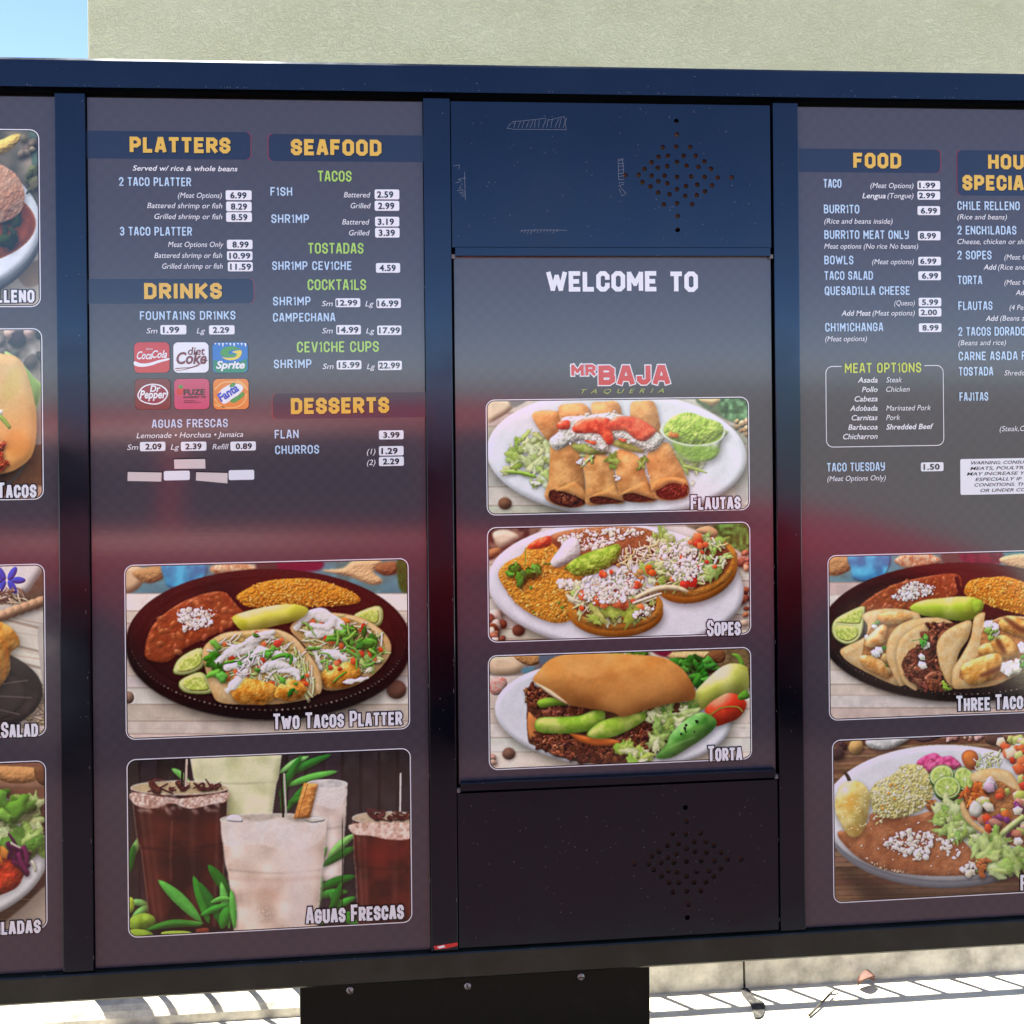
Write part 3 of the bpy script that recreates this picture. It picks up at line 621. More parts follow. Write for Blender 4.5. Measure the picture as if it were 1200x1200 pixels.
for s in st:
    zt, hw, zb = ip(s, TOP), ip(s, HWD), .22 if abs(s) < 2.1 else .3
    half = [(0, zb), (hw*.86, zb), (hw*.97, zb+.07), (hw*1.0, .45*zb+.55*zt-.1), (hw*1.0, zt-.2), (hw*.975, zt-.1), (hw*.93, zt-.03), (hw*.8, zt), (hw*.4, zt+.018), (0, zt+.022)]
    ring = [(y, z) for y, z in half]+[(-y, z) for y, z in half[-2:0:-1]]
    V += [(CX+s, CYc+y, z) for y, z in ring]
n = 18
for i in range(len(st)-1):
    for k in range(n): F.append([i*n+k, i*n+(k+1) % n, (i+1)*n+(k+1) % n, (i+1)*n+k])
F += [list(range(n)), list(range((len(st)-1)*n, len(st)*n))[::-1]]
body = obj('body', V, F, M_RED, car, True)
V, F = [], []; cs = list(np.linspace(-2.82, 1.05, 40))
for s in cs:
    zr = ip(s, ROOF); zb = ip(s, TOP)-.03; tt = max(0.0, (zr-zb)/.5); hb, hr = .82, .82-.2*min(1, tt)
    half = [(hb, zb), (hb+(hr-hb)*.55, zb+(zr-zb)*.6), (hr+.02, zr-.05*min(1, tt)), (hr-.06, zr-.012), (0, zr+.012)]
    ring = half+[(-y, z) for y, z in half[-2::-1]]
    V += [(CX+s, CYc+y, max(z, zb)) for y, z in ring]
n = 9
for i in range(len(cs)-1):
    for k in range(n-1): F.append([i*n+k, i*n+k+1, (i+1)*n+k+1, (i+1)*n+k])
obj('cabin', V, F, M_RED, car, True)
def side(s, f, off=.012):                # a point on the cabin side: f = 0 at the belt, 1 at the roof edge
    zr = ip(s, ROOF)-.06; zb = ip(s, TOP)+.01; z = zb+(zr-zb)*f
    tt = max(0.0, (ip(s, ROOF)-ip(s, TOP)+.03)/.5); hr = .82-.2*min(1, tt)
    return z, .82+(hr+.02-.82)*f**1.1+off
for sg in (1, -1):
    for (a0, a1, b0, b1) in ((-2.5, -1.5, -2.3, -1.5), (-1.42, -.42, -1.42, -.42), (-.36, .72, -.36, .22)):
        v, f = [], []
        for i in range(7):
            for k in range(5):
                q = k/4; lo = a0+(a1-a0)*i/6; hi = b0+(b1-b0)*i/6; s = lo+(hi-lo)*q
                z, y = side(s, .04+.88*q); v.append((CX+s, CYc+sg*y, z))
        f = [[i*5+k, i*5+k+1, i*5+k+6, i*5+k+5] for i in range(6) for k in range(4)]
        obj('side_window', v, f, M_GLASS, car, True)
    for hs in (-1.35, -.28): box('door_handle', CX+hs, CX+hs+.17, CYc+sg*.898-.015, CYc+sg*.898+.022, .735, .765, M_RED, car, .008)
    for hs in (-1.46, -.39, .86): box('door_seam', CX+hs, CX+hs+.006, CYc+sg*.9-.004, CYc+sg*.9+.0055, .36, .80, M_TRIM, car)
    box('sill_trim', CX-1.0, CX+1.0, CYc+sg*.895-.02, CYc+sg*.895+.012, .215, .27, M_TRIM, car, .006)
    box('wing_mirror', CX+.62, CX+.74, CYc+sg*.94-.09, CYc+sg*.94+.07, .90, 1.02, M_RED, car, .03)
    box('headlight', CX+2.02, CX+2.235, CYc+sg*.62-.12, CYc+sg*.62+.12, .55, .645, M_LAMP, car, .03)
    box('tail_light', CX-2.895, CX-2.7, CYc+sg*.7-.1, CYc+sg*.7+.1, .62, .74, M_TAIL, car, .03)
    for ws in (-1.9, 1.45):
        for nm, rr, m_, yo in (('wheel_arch', .375, M_TRIM, .003), ('wheel', .325, M_TYRE, .02)):
            bm = bmesh.new(); bmesh.ops.create_cone(bm, cap_ends=True, segments=36, radius1=rr, radius2=rr, depth=.2, matrix=Matrix.Translation((CX+ws, CYc+sg*(.812+yo), .322))@Matrix.Rotation(math.pi/2, 4, 'X'))
            if nm == 'wheel': bmesh.ops.bevel(bm, geom=bm.edges[:], offset=.02, segments=2, affect='EDGES')
            wo = bmobj(nm, bm, m_, car)
        bm = bmesh.new(); bmesh.ops.create_cone(bm, cap_ends=True, segments=30, radius1=.21, radius2=.19, depth=.03, matrix=Matrix.Translation((CX+ws, CYc+sg*.935, .322))@Matrix.Rotation(-sg*math.pi/2, 4, 'X'))
        bmobj('rim', bm, M_RIM, wo)
for nm, ss in (('windscreen', (.34, .98)), ('rear_window', (-2.78, -2.55))):
    v = []
    for i in range(6):
        s = ss[0]+(ss[1]-ss[0])*i/5; zr = ip(s, ROOF); tt = max(0, (zr-ip(s, TOP)+.03)/.5); hr = .82-.2*min(1, tt)
        v += [(CX+s, CYc-hr+.1, zr+.012), (CX+s, CYc, zr+.026), (CX+s, CYc+hr-.1, zr+.012)]
    obj(nm, v, [[3*i+k, 3*i+k+1, 3*i+k+4, 3*i+k+3] for i in range(5) for k in range(2)], M_GLASS, car, True)
box('bumper', CX+2.2, CX+2.34, CYc-.68, CYc+.68, .3, .46, M_RED, car, .05)
box('bumper', CX-2.94, CX-2.8, CYc-.7, CYc+.7, .3, .5, M_RED, car, .05)
# ------------------------------------------------------------------ printed food photographs: a small painter
def boxblur(a, r):
    r = int(round(r))
    if r < 1: return a
    for ax in (0, 1):
        for _ in range(2):
            n = a.shape[ax]; pad = [(0, 0), (0, 0)]; pad[ax] = (r+1, r)
            c = np.cumsum(np.pad(a, pad, mode='edge'), axis=ax, dtype=np.float64)
            a = ((c[2*r+1:2*r+1+n] - c[:n]) if ax == 0 else (c[:, 2*r+1:2*r+1+n] - c[:, :n]))/(2*r+1)
    return a.astype('f')
def vnoise(rng, h, w, cell):
    gh, gw = int(h/cell)+3, int(w/cell)+3; g = rng.random((gh, gw)).astype('f')
    y = np.arange(h)/cell; x = np.arange(w)/cell
    yi, xi = y.astype(int), x.astype(int); fy = (y-yi)[:, None]; fx_ = (x-xi)[None]
    fy = fy*fy*(3-2*fy); fx_ = fx_*fx_*(3-2*fx_)
    a = g[yi][:, xi]; b = g[yi][:, xi+1]; c = g[yi+1][:, xi]; d = g[yi+1][:, xi+1]
    return ((a*(1-fx_)+b*fx_)*(1-fy)+(c*(1-fx_)+d*fx_)*fy)-.5
def inpoly(pts, X, Y):
    ins = np.zeros(np.broadcast(X, Y).shape, bool); n = len(pts)
    for i in range(n):
        x0, y0 = pts[i]; x1, y1 = pts[(i+1) % n]
        if y0 == y1: continue
        c = ((y0 > Y) != (y1 > Y)); ins ^= c & (X < (x1-x0)*(Y-y0)/(y1-y0)+x0)
    return ins
def ell(cx, cy, rx, ry, rot=0, n=28, jit=0, rng=None, a0=0, a1=360):
    out = []
    for i in range(n):
        t = R(a0+(a1-a0)*i/n); q = 1+(rng.uniform(-jit, jit) if jit else 0)
        x, y = rx*q*math.cos(t), ry*q*math.sin(t); c, s = math.cos(R(rot)), math.sin(R(rot))
        out.append((cx+x*c-y*s, cy+x*s+y*c))
    return out
def ribbon(pts, w0, w1=None, wm=None, rag=None):
    P = spline(pts, 5, False) if len(pts) > 2 else pts; n = len(P); L, Rr = [], []
    w1 = w0 if w1 is None else w1
    for i in range(n):
        a = P[max(i-1, 0)]; b = P[min(i+1, n-1)]; dx, dy = b[0]-a[0], b[1]-a[1]; l = math.hypot(dx, dy) or 1
        t = i/(n-1); wd = (w0+(w1-w0)*t) if wm is None else (w0*(1-t)**2+2*wm*t*(1-t)*1.0+w1*t*t)
        if rag: wd *= rag.uniform(.55, 1.45)
        L.append((P[i][0]-dy/l*wd/2, P[i][1]+dx/l*wd/2)); Rr.append((P[i][0]+dy/l*wd/2, P[i][1]-dx/l*wd/2))
    return L+Rr[::-1]
LX, LY, LZ = -.34, -.62, .71
class Cv:
    def __init__(s, zx, zy, zs, x0, y0, x1, y1, seed=1, ss=2.0):
        s.zx, s.zy, s.zs, s.x0, s.y0, s.ss = zx, zy, zs, x0, y0, ss
        s.W, s.H = int((x1-x0)*ss), int((y1-y0)*ss); s.a = np.full((s.H, s.W, 3), .5, 'f')
        s.rng = np.random.default_rng(seed); s.r = random.Random(seed); s.k = ss/zs; s.nz = {}
    def T(s, p): return ((s.zx+p[0]/s.zs-s.x0)*s.ss, (s.zy+p[1]/s.zs-s.y0)*s.ss)
    def noise(s, cell):
        c = max(cell*s.k, 1.2); key = round(c, 1)
        if key not in s.nz: s.nz[key] = vnoise(s.rng, s.H+64, s.W+64, c)
        return s.nz[key]
    def fill(s, col): s.a[:] = np.array(col, 'f')/255
    def blob(s, pts, col, col2=None, smooth=True, soft=.6, bump=0, bk=1.0, rough=None, vary=None, shadow=None, alpha=1.0, spec=0, edge=None, grad=None):
        P = [s.T(p) for p in (spline(pts, 4) if smooth else pts)]
        A = np.array(P); sh = shadow or (0, 0, 0, 0); pad = 3+int((bump*.5+sh[2]+max(abs(sh[0]), abs(sh[1])))*s.k)+int(soft*2)
        xa, ya = np.floor(A.min(0)).astype(int)-pad; xb, yb = np.ceil(A.max(0)).astype(int)+pad
        cx0, cy0, cx1, cy1 = max(xa, 0), max(ya, 0), min(xb, s.W), min(yb, s.H)
        if cx1-cx0 < 2 or cy1-cy0 < 2: return
        X = np.arange(cx0, cx1)[None]+.5; Y = np.arange(cy0, cy1)[:, None]+.5
        m = np.zeros((cy1-cy0, cx1-cx0), 'f')
        small = m.size < 4000
        for ox, oy in (((-.25, -.25), (.25, .25), (-.25, .25), (.25, -.25)) if small else ((0, 0),)): m += inpoly(P, X+ox, Y+oy)
        if small: m /= 4
        m0 = m
        m = boxblur(m, max(soft, 0 if small else .6)) if soft > .8 or not small else m
        sl = (slice(cy0, cy1), slice(cx0, cx1)); D = s.a[sl]
        if shadow:
            q = boxblur(m, max(1, sh[2]*s.k)); dx, dy = int(round(sh[0]*s.k)), int(round(sh[1]*s.k))
            q = np.roll(np.roll(q, dy, 0), dx, 1); D *= (1-sh[3]*q)[..., None]
        h, w_ = m.shape
        c = np.empty((h, w_, 3), 'f'); c[:] = np.array(col, 'f')/255
        oy, ox = s.r.randrange(48), s.r.randrange(48)
        def crop(cell):
            n = s.noise(cell); return n[cy0+oy:cy0+oy+h, cx0+ox:cx0+ox+w_]
        if col2 is not None:
            f = np.clip(.5+1.5*crop((vary or (0, 20))[1])+.6*crop((vary or (0, 20))[1]*.4), 0, 1)[..., None]
            c = c*(1-f)+np.array(col2, 'f')/255*f
        if grad is not None:                 # second colour along a direction
            gc, gx, gy = grad; u = (X-A[:, 0].min())/max(np.ptp(A[:, 0]), 1)*gx+(Y-A[:, 1].min())/max(np.ptp(A[:, 1]), 1)*gy
            f = np.clip(u, 0, 1)[..., None]; c = c*(1-f)+np.array(gc, 'f')/255*f
        hm = None
        if bump: hm = boxblur(m0, bump*s.k*.5)*bump*s.k*bk
        if rough:
            t = (crop(rough[1])+.5*crop(rough[1]*.45))*rough[0]*s.k; hm = t if hm is None else hm+t
        if hm is not None and min(hm.shape) > 1:
            gy_, gx_ = np.gradient(hm); nn = 1/np.sqrt(gx_**2+gy_**2+1)
            d = (-gx_*LX-gy_*LY+LZ)*nn/LZ
            c *= np.clip(.42+.58*d, .4, 1.3)[..., None]
            if spec: c += (spec*np.clip((d-1.12)*4, 0, 1)**2)[..., None]
        if vary: c *= (1+vary[0]*2*crop(vary[1]))[..., None]
        if edge:                             # darker or lighter rim: (colour, width, strength)
            e = np.clip(1-boxblur(m0, max(1, edge[1]*s.k))*2+1, 0, 1)*edge[2]; e = e[..., None]
            c = c*(1-e)+np.array(edge[0], 'f')/255*e
        mm = (m*alpha)[..., None]; D[:] = D*(1-mm)+np.clip(c, 0, 1)*mm
    def pick(s, poly, n):
        A = np.array(poly); lo, hi = A.min(0), A.max(0); out = []
        while len(out) < n:
            q = s.rng.random((n*3, 2))*(hi-lo)+lo; k = inpoly(poly, q[:, 0], q[:, 1]); out += [tuple(v) for v in q[k]]
        out = out[:n]; out.sort(key=lambda p: p[1]+s.r.uniform(-12, 12)); return out
    def j(s, c, a=14):
        d = s.r.uniform(-a, a); return tuple(min(255, max(0, v+d+s.r.uniform(-a*.4, a*.4))) for v in c)
    def ch(s, L): return s.j(s.r.choice(L))
    # ---- things one eats
    def crumbs(s, poly, n, size, cols=((250, 246, 236), (240, 234, 222), (228, 218, 200)), sh=.3):
        for x, y in s.pick(poly, int(n*1.5)):
            q = size*(.32+1.0*s.r.random()**2.2); s.blob(ell(x, y, q, q*s.r.uniform(.5, .95), s.r.uniform(0, 180), 8, .34, s.r), s.ch(cols), smooth=False, bump=q*.7, bk=.5, shadow=(q*.2, q*.35, q*.4, sh))
    def shreds(s, poly, n, L, w, cols, sh=.35, ang=None, curl=.5, bump=1, alpha=1.0):
        for x, y in s.pick(poly, n):
            a = s.r.uniform(0, math.pi) if ang is None else R(ang[0]+s.r.uniform(-ang[1], ang[1])); l = L*s.r.uniform(.5, 1.2)
            b = a+s.r.uniform(-curl, curl); dx, dy = math.cos(a)*l/2, math.sin(a)*l/2; ex, ey = math.cos(b)*l/2, math.sin(b)*l/2
            ww = w*s.r.uniform(.6, 1.3)
            s.blob(ribbon([(x-dx, y-dy), (x, y), (x+ex, y+ey)], ww*.6, ww*.5, ww*1.3), s.ch(cols), smooth=False, bump=ww*.8*bump, bk=.9, shadow=(ww*.2, ww*.35, ww*.4, sh), alpha=alpha)
    def grains(s, poly, n, L, w, cols): s.shreds(poly, int(n*.95), L*.75, w*1.15, cols, .14, None, .5, .5, .72)
    def dice(s, poly, n, size, cols, sh=.35):
        for x, y in s.pick(poly, n):
            q = size*s.r.uniform(.6, 1.2); s.blob(ell(x, y, q, q*s.r.uniform(.65, 1), s.r.uniform(0, 90), 5, .12, s.r), s.ch(cols), smooth=False, bump=q*.7, bk=.6, shadow=(q*.2, q*.35, q*.4, sh), spec=.12)
    def leaves(s, poly, n, size, cols=((60, 140, 40), (90, 165, 60), (40, 110, 34)), sh=.4):
        for x, y in s.pick(poly, n):
            q = size*s.r.uniform(.6, 1.25); s.blob(ell(x, y, q, q*s.r.uniform(.4, .8), s.r.uniform(0, 180), 11, .38, s.r), s.ch(cols), smooth=False, bump=q*.5, rough=(.5, q*.5), shadow=(q*.2, q*.3, q*.35, sh))
    def lettuce(s, poly, n, size, cols=((206, 222, 150), (176, 204, 110), (228, 234, 190), (150, 186, 84))):
        for x, y in s.pick(poly, int(n*1.25)):
            q = size*s.r.uniform(.5, 1.35); a = s.r.uniform(0, 180); col = s.ch(cols); e = s.r.uniform(.28, .62)
            s.blob(ell(x, y, q, q*e, a, 17, .42, s.r), col, tuple(min(255, v*.86+30) for v in col), vary=(.06, q*.4), smooth=True, bump=q*.35, bk=.45, rough=(.9, q*.28), shadow=(q*.1, q*.22, q*.3, .3), edge=(tuple(v*.72 for v in col), q*.12, .35))
            if s.r.random() < .5:
                dx, dy = math.cos(R(a))*q*.8, math.sin(R(a))*q*.8; s.blob(ribbon([(x-dx, y-dy), (x+s.r.uniform(-.1, .1)*q, y), (x+dx, y+dy)], q*.03, q*.1), tuple(min(255, v+34) for v in col), alpha=.55)
    def meat(s, poly, n, size, cols=((120, 62, 40), (92, 46, 32), (150, 86, 56), (70, 34, 26))):
        for x, y in s.pick(poly, int(n*1.5)):
            q = size*(.4+.95*s.r.random()**1.4); s.blob(ell(x, y, q*1.25, q*s.r.uniform(.35, .9), s.r.uniform(0, 180), 12, .42, s.r), s.ch(cols), s.ch(cols), vary=(.16, q*.35), smooth=s.r.random() < .5, bump=q*.5, bk=.55, rough=(1.5, q*.3), shadow=(q*.15, q*.3, q*.35, .5), spec=.22)
    def tortilla(s, pts, col=(232, 200, 152), thick=16, **k):
        s.blob(pts, col, (214, 172, 118), bump=thick*2.2, bk=.55, vary=(.05, 26), shadow=(6, 12, 14, .45), edge=((206, 158, 100), thick*.5, .45), **k)
    def lime(s, rind, flesh):
        s.blob(rind, (214, 218, 150), bump=12, shadow=(4, 8, 8, .4), edge=((96, 140, 40), 5, .5)); s.blob(flesh, (190, 208, 92), (214, 222, 130), vary=(.08, 9), bump=8)
    def wood(s, y0, y1, x0, x1, step, cols, gap=(120, 96, 80), slope=0.0):
        y = y0; i = 0
        while y < y1:
            h = step*s.r.uniform(.7, 1.3); d = slope*(x1-x0)
            s.blob([(x0, y), (x1, y+d), (x1, y+h+d), (x0, y+h)], s.ch(cols), smooth=False, vary=(.05, 30))
            for _ in range(5):
                yy = y+s.r.uniform(.1, .9)*h; xx = s.r.uniform(x0, x1); s.blob(ribbon([(xx, yy), (xx+60, yy+slope*60+1), (xx+s.r.uniform(80, 260), yy+slope*160)], 1.5, .5), s.ch(((196, 160, 130), (176, 140, 116))), alpha=.6)
            s.blob(ribbon([(x0, y), (x1, y+d)], 3, 3), gap, smooth=False, alpha=.55); y += h
    def pebbles(s, poly, n, size, cols):
        for x, y in s.pick(poly, n):
            q = size*s.r.uniform(.6, 1.3); s.blob(ell(x, y, q, q*.75, s.r.uniform(0, 180), 10, .12, s.r), s.ch(cols), bump=q*1.1, shadow=(q*.2, q*.4, q*.4, .5), vary=(.06, 10))
    def plate(s, cx, cy, rx, ry, rot=0, col=(236, 238, 244), rim=.86, dy=0):
        s.blob(ell(cx, cy, rx, ry, rot, 48), col, bump=min(rx, ry)*.09, bk=.8, shadow=(8, 22, 24, .55), vary=(.012, 60))
        s.blob(ell(cx, cy+dy, rx*rim, ry*rim, rot, 48), tuple(v*.955 for v in col), soft=4, alpha=.75)
        s.blob(ell(cx, cy+dy+6, rx*(rim-.03), ry*(rim-.03), rot, 48), tuple(v*.985 for v in col), soft=6, alpha=.9)

M_PHOTO = printmat('photo_print', (1, 1, 1, 1))
_t = M_PHOTO.node_tree; _at = _t.nodes.new('ShaderNodeAttribute'); _at.attribute_name = 'ink'; _t.links.new(_at.outputs['Color'], _t.nodes['Principled BSDF'].inputs['Base Color'])
def photo(cv, corners, parent, name='food_photo', nx=None, ny=None, radius=.012):
    """the design cv printed on an upright rectangle; corners: photo pixels of top-left, top-right, bottom-left"""
    y = PY-.0006
    (xa, za), (xb, zb_), (xc, zc) = [at(p[0], p[1], y) for p in corners]
    x0 = (xa+xc)/2; x1 = xb; z1 = (za+zb_)/2; z0 = zc
    sc = 1200/1.75
    nx = nx or int((x1-x0)*sc*1.4); ny = ny or int((z1-z0)*sc*1.4)
    gx, gz = np.meshgrid(np.linspace(x0, x1, nx), np.linspace(z0, z1, ny))
    for cx, cz, sx, sz in ((x0+radius, z0+radius, -1, -1), (x1-radius, z0+radius, 1, -1), (x0+radius, z1-radius, -1, 1), (x1-radius, z1-radius, 1, 1)):
        dx, dz = gx-cx, gz-cz; d = np.hypot(dx, dz); k = (dx*sx > 0) & (dz*sz > 0) & (d > radius)
        f = np.where(k, radius/np.maximum(d, 1e-9), 1); gx = cx+dx*f; gz = cz+dz*f
    X, Z = gx.ravel(), gz.ravel(); V = np.stack([X, np.full_like(X, y), Z], 1)
    px, py = proj(X, np.full_like(X, y), Z)
    u = np.clip((px-cv.x0)*cv.ss-.5, 0, cv.W-1.001); v = np.clip((py-cv.y0)*cv.ss-.5, 0, cv.H-1.001)
    ui, vi = u.astype(int), v.astype(int); fu, fv = (u-ui)[:, None], (v-vi)[:, None]
    g = np.random.default_rng(nx); A = cv.a                       # print grain and a touch of contrast
    A = A*(1+.035*vnoise(g, cv.H, cv.W, 2.2)+.03*vnoise(g, cv.H, cv.W, 5)+.05*vnoise(g, cv.H, cv.W, 24))[..., None]
    A = A+.9*(A-np.stack([boxblur(A[..., k], 2) for k in range(3)], -1))*.5
    A = A*np.array((1.05, 1.08, .965), 'f')                        # ink balance
    A = np.clip(A, 0, 1); A = boxblur3(A*.8+.2*(A*A*(3-2*A)))
    c = (A[vi, ui]*(1-fu)+A[vi, ui+1]*fu)*(1-fv)+(A[vi+1, ui]*(1-fu)+A[vi+1, ui+1]*fu)*fv
    c = lin(np.clip(c, 0, 1))
    i = np.arange(ny-1)[:, None]*nx+np.arange(nx-1)[None]
    Fq = np.stack([i, i+1, i+1+nx, i+nx], -1).reshape(-1, 4)
    me = bpy.data.meshes.new(name); me.vertices.add(len(V)); me.vertices.foreach_set('co', V.ravel().astype('f'))
    me.loops.add(Fq.size); me.loops.foreach_set('vertex_index', Fq.ravel().astype('i'))
    me.polygons.add(len(Fq)); me.polygons.foreach_set('loop_start', np.arange(0, Fq.size, 4, dtype='i'))
    me.update(calc_edges=True)
    at_ = me.color_attributes.new('ink', 'FLOAT_COLOR', 'POINT'); at_.data.foreach_set('color', np.concatenate([c, np.ones((len(c), 1))], 1).ravel().astype('f'))
    o = obj(name, None, None, M_PHOTO, parent, me=me)
    for d, wd, mk, yy in ((.0024, .0016, 'white', .0002), (.0008, .0016, 'ink', .0003)):
        ringface('photo_border', rrect(x0-d-wd/2, z0-d-wd/2, x1+d+wd/2, z1+d+wd/2, radius+d+wd/2, n=6), rrect(x0-d+wd/2, z0-d+wd/2, x1+d-wd/2, z1+d-wd/2, radius+d-wd/2, n=6), y-yy+.0004, PM[mk], parent)
    return o
def boxblur3(a):
    return a*.68+.08*(np.roll(a, 1, 0)+np.roll(a, -1, 0)+np.roll(a, 1, 1)+np.roll(a, -1, 1))
def title(t, x0, x1, base, cap, parent):
    stext(t, x0, x1, base, cap, parent, 'white', weight=.17, gap=.36, aspect=.52, smallcaps=.84, outline=.13, y=PY-.0019, name='photo_title')
WHITE_WOOD = ((226, 212, 200), (214, 198, 186), (232, 222, 212)); BROWN_WOOD = ((128, 96, 74), (108, 78, 58), (142, 110, 86))
TOM = ((226, 92, 52), (236, 120, 74), (206, 70, 44)); CILA = ((66, 140, 44), (96, 170, 64), (44, 112, 36)); CAB = ((236, 238, 206), (216, 226, 170), (190, 210, 130))
def beach(c, y):                                     # props along the back of the table, out of focus
    c.blob([(0, 0), (1300, 0), (1300, y), (0, y)], (96, 160, 176), (70, 110, 110), smooth=False, vary=(.2, 60))
    c.blob([(40, 70), (130, 90), (115, 150), (70, 180), (40, 170)], (216, 186, 150), bump=30, soft=2)
    c.blob([(80, 100), (150, 78), (205, 80), (195, 125), (130, 140)], (178, 140, 96), bump=24, soft=2, rough=(3, 12))
    c.blob([(200, 60), (358, 60), (350, 140), (300, 168), (225, 160), (205, 130)], (26, 136, 186), (60, 176, 214), vary=(.1, 40), soft=2, bump=12)
    c.blob([(380, 78), (440, 66), (550, 72), (556, 96), (480, 108), (390, 105)], (226, 196, 160), (170, 120, 86), vary=(.1, 12), bump=18, soft=1.5)
    c.blob([(560, 50), (650, 50), (650, 90), (560, 95)], (70, 60, 60), soft=3)
    c.blob([(645, 50), (795, 50), (790, 92), (650, 98)], (112, 30, 62), soft=3)
    c.blob([(800, 92), (880, 84), (925, 55), (1030, 55), (998, 95), (1034, 132), (992, 148), (900, 114)], (222, 182, 136), bump=18, soft=1.5, rough=(1.5, 7))
    c.blob([(1000, 88), (1030, 62), (1090, 60), (1090, 100), (1040, 112)], (140, 98, 66), bump=20, soft=1.5, rough=(3, 12))
    c.blob([(1090, 40), (1140, 40), (1140, 168), (1096, 160)], (52, 110, 46), (30, 70, 30), vary=(.2, 14), soft=2)
def black_platter(c, cx, cy, rx, ry):
    c.blob(ell(cx, cy+24, rx, ry, 0, 60), (24, 16, 16), shadow=(10, 20, 24, .6), soft=1.5)
    c.blob(ell(cx, cy, rx, ry, 0, 60), (52, 28, 27), (34, 20, 20), vary=(.1, 90), bump=26, bk=.7, edge=((18, 12, 12), 12, .7))
    for i in range(150):
        t = 2*math.pi*i/150; x, y = cx+rx*.965*math.cos(t), cy+ry*.955*math.sin(t); lit = max(0, math.sin(t))
        c.blob(ell(x, y, 7, 4.5+2*lit, math.degrees(math.atan2(ry*math.cos(t), -rx*math.sin(t)))+25, 8), (30, 18, 18), soft=.5)
        c.blob(ell(x-1, y-2, 4.5, 2.4+lit, 25, 8), (100+90*lit, 88+84*lit, 84+80*lit), alpha=(.3+.5*lit)*c.r.uniform(.35, 1.1))
    c.blob(ell(cx, cy-8, rx*.9, ry*.87, 0, 60), (62, 30, 28), (42, 22, 22), vary=(.12, 110), soft=2, edge=((22, 12, 12), 12, .8))
def bean_pool(c, poly, n=60):
    c.blob(poly, (156, 80, 46), (138, 66, 36), vary=(.06, 40), bump=20, bk=.5, rough=(2.2, 16), spec=.2, shadow=(2, 5, 8, .4))
    for x, y in c.pick(poly, n):
        q = c.r.uniform(8, 16); c.blob(ell(x, y, q*1.3, q*.8, c.r.uniform(0, 180), 10, .1, c.r), c.j((170, 96, 58)), bump=q, bk=.7, alpha=.7, soft=1, spec=.25)
def saucy(c, strokes, col=(246, 244, 240)):
    for pts, w_ in strokes: c.blob(ribbon([(a+c.r.uniform(-8, 8), b+c.r.uniform(-8, 8)) for a, b in pts], w_*.5, w_*.4, w_*1.7, c.r), col, (232, 230, 222), vary=(.03, 14), smooth=True, bump=w_*.5, bk=.4, shadow=(2, 5, 6, .28), rough=(1.0, 9))
def fried(c, cx, cy, rx, ry, rot=0):
    c.blob(ell(cx, cy, rx, ry, rot, 16, .1, c.r), (214, 132, 42), (236, 170, 80), vary=(.08, 18), bump=min(rx, ry)*1.1, bk=.8, rough=(2.2, 10), shadow=(4, 8, 10, .45), spec=.2)

# ---- two tacos platter
c = Cv(130, 640, 3.243, 142, 650, 486, 874, 11)
c.fill((214, 196, 182)); beach(c, 182); c.wood(180, 800, 20, 1160, 62, WHITE_WOOD)
c.blob(ell(1085, 545, 38, 36), (140, 96, 80), bump=30, shadow=(4, 8, 8, .4)); c.blob(ell(66, 575, 22, 24), (150, 120, 104), bump=20)
black_platter(c, 598, 362, 540, 275)
bean_pool(c, [(130, 385), (160, 300), (240, 230), (330, 188), (420, 172), (480, 205), (505, 262), (470, 300), (380, 342), (270, 395), (215, 440), (140, 430)])
c.crumbs([(248, 250), (300, 232), (350, 240), (385, 262), (385, 300), (330, 312), (275, 322), (262, 285)], 130, 9)
c.crumbs([(330, 230), (410, 240), (400, 310), (330, 320)], 16, 5)
rice_poly = [(480, 185), (560, 142), (640, 126), (760, 124), (860, 150), (935, 185), (942, 215), (850, 228), (700, 232), (530, 232), (492, 210)]
c.blob(rice_poly, (214, 140, 48), bump=40, bk=.6, rough=(4.5, 8), shadow=(3, 8, 8, .4)); c.grains(rice_poly, 420, 17, 7, ((238, 172, 74), (226, 150, 54), (246, 190, 100), (204, 122, 40)))
c.blob(ribbon([(440, 165), (500, 235), (560, 262), (740, 250), (960, 240)], 14, 10, 16), (44, 22, 22), bump=10)
c.lime([(918, 268), (1000, 228), (1032, 240), (1030, 290), (996, 306)], [(938, 268), (998, 240), (1018, 250), (1016, 286), (992, 294)])
# back taco
c.tortilla([(680, 310), (750, 258), (860, 254), (960, 276), (1040, 330), (1066, 392), (1032, 455), (975, 505), (900, 540), (820, 548), (786, 520), (776, 450), (736, 380)])
fill2 = [(700, 310), (760, 270), (860, 268), (950, 290), (1020, 340), (1044, 390), (1010, 445), (950, 490), (880, 500), (800, 480), (770, 420), (730, 360)]
c.blob(fill2, (176, 150, 96), rough=(4, 12)); c.shreds(fill2, 110, 62, 8, CAB); c.lettuce([(900, 400), (1040, 380), (1000, 470), (930, 490), (840, 470)], 34, 24)
fried(c, 872, 492, 78, 48, -8)
c.dice(fill2, 26, 15, TOM); c.blob([(850, 285), (880, 270), (912, 285), (890, 305)], (232, 130, 60), bump=16)
saucy(c, [([(690, 320), (770, 262), (860, 290), (880, 330)], 34), ([(740, 340), (830, 330), (900, 370)], 30), ([(760, 300), (820, 300), (850, 260)], 26), ([(800, 400), (860, 410), (890, 440)], 24), ([(880, 520), (930, 505), (975, 492)], 14), ([(770, 395), (790, 440), (800, 465)], 22)])
c.leaves([(820, 350), (900, 310), (1010, 330), (1000, 400), (930, 380)], 22, 24, CILA); c.shreds(fill2, 24, 60, 10, ((104, 168, 64), (140, 190, 90)))
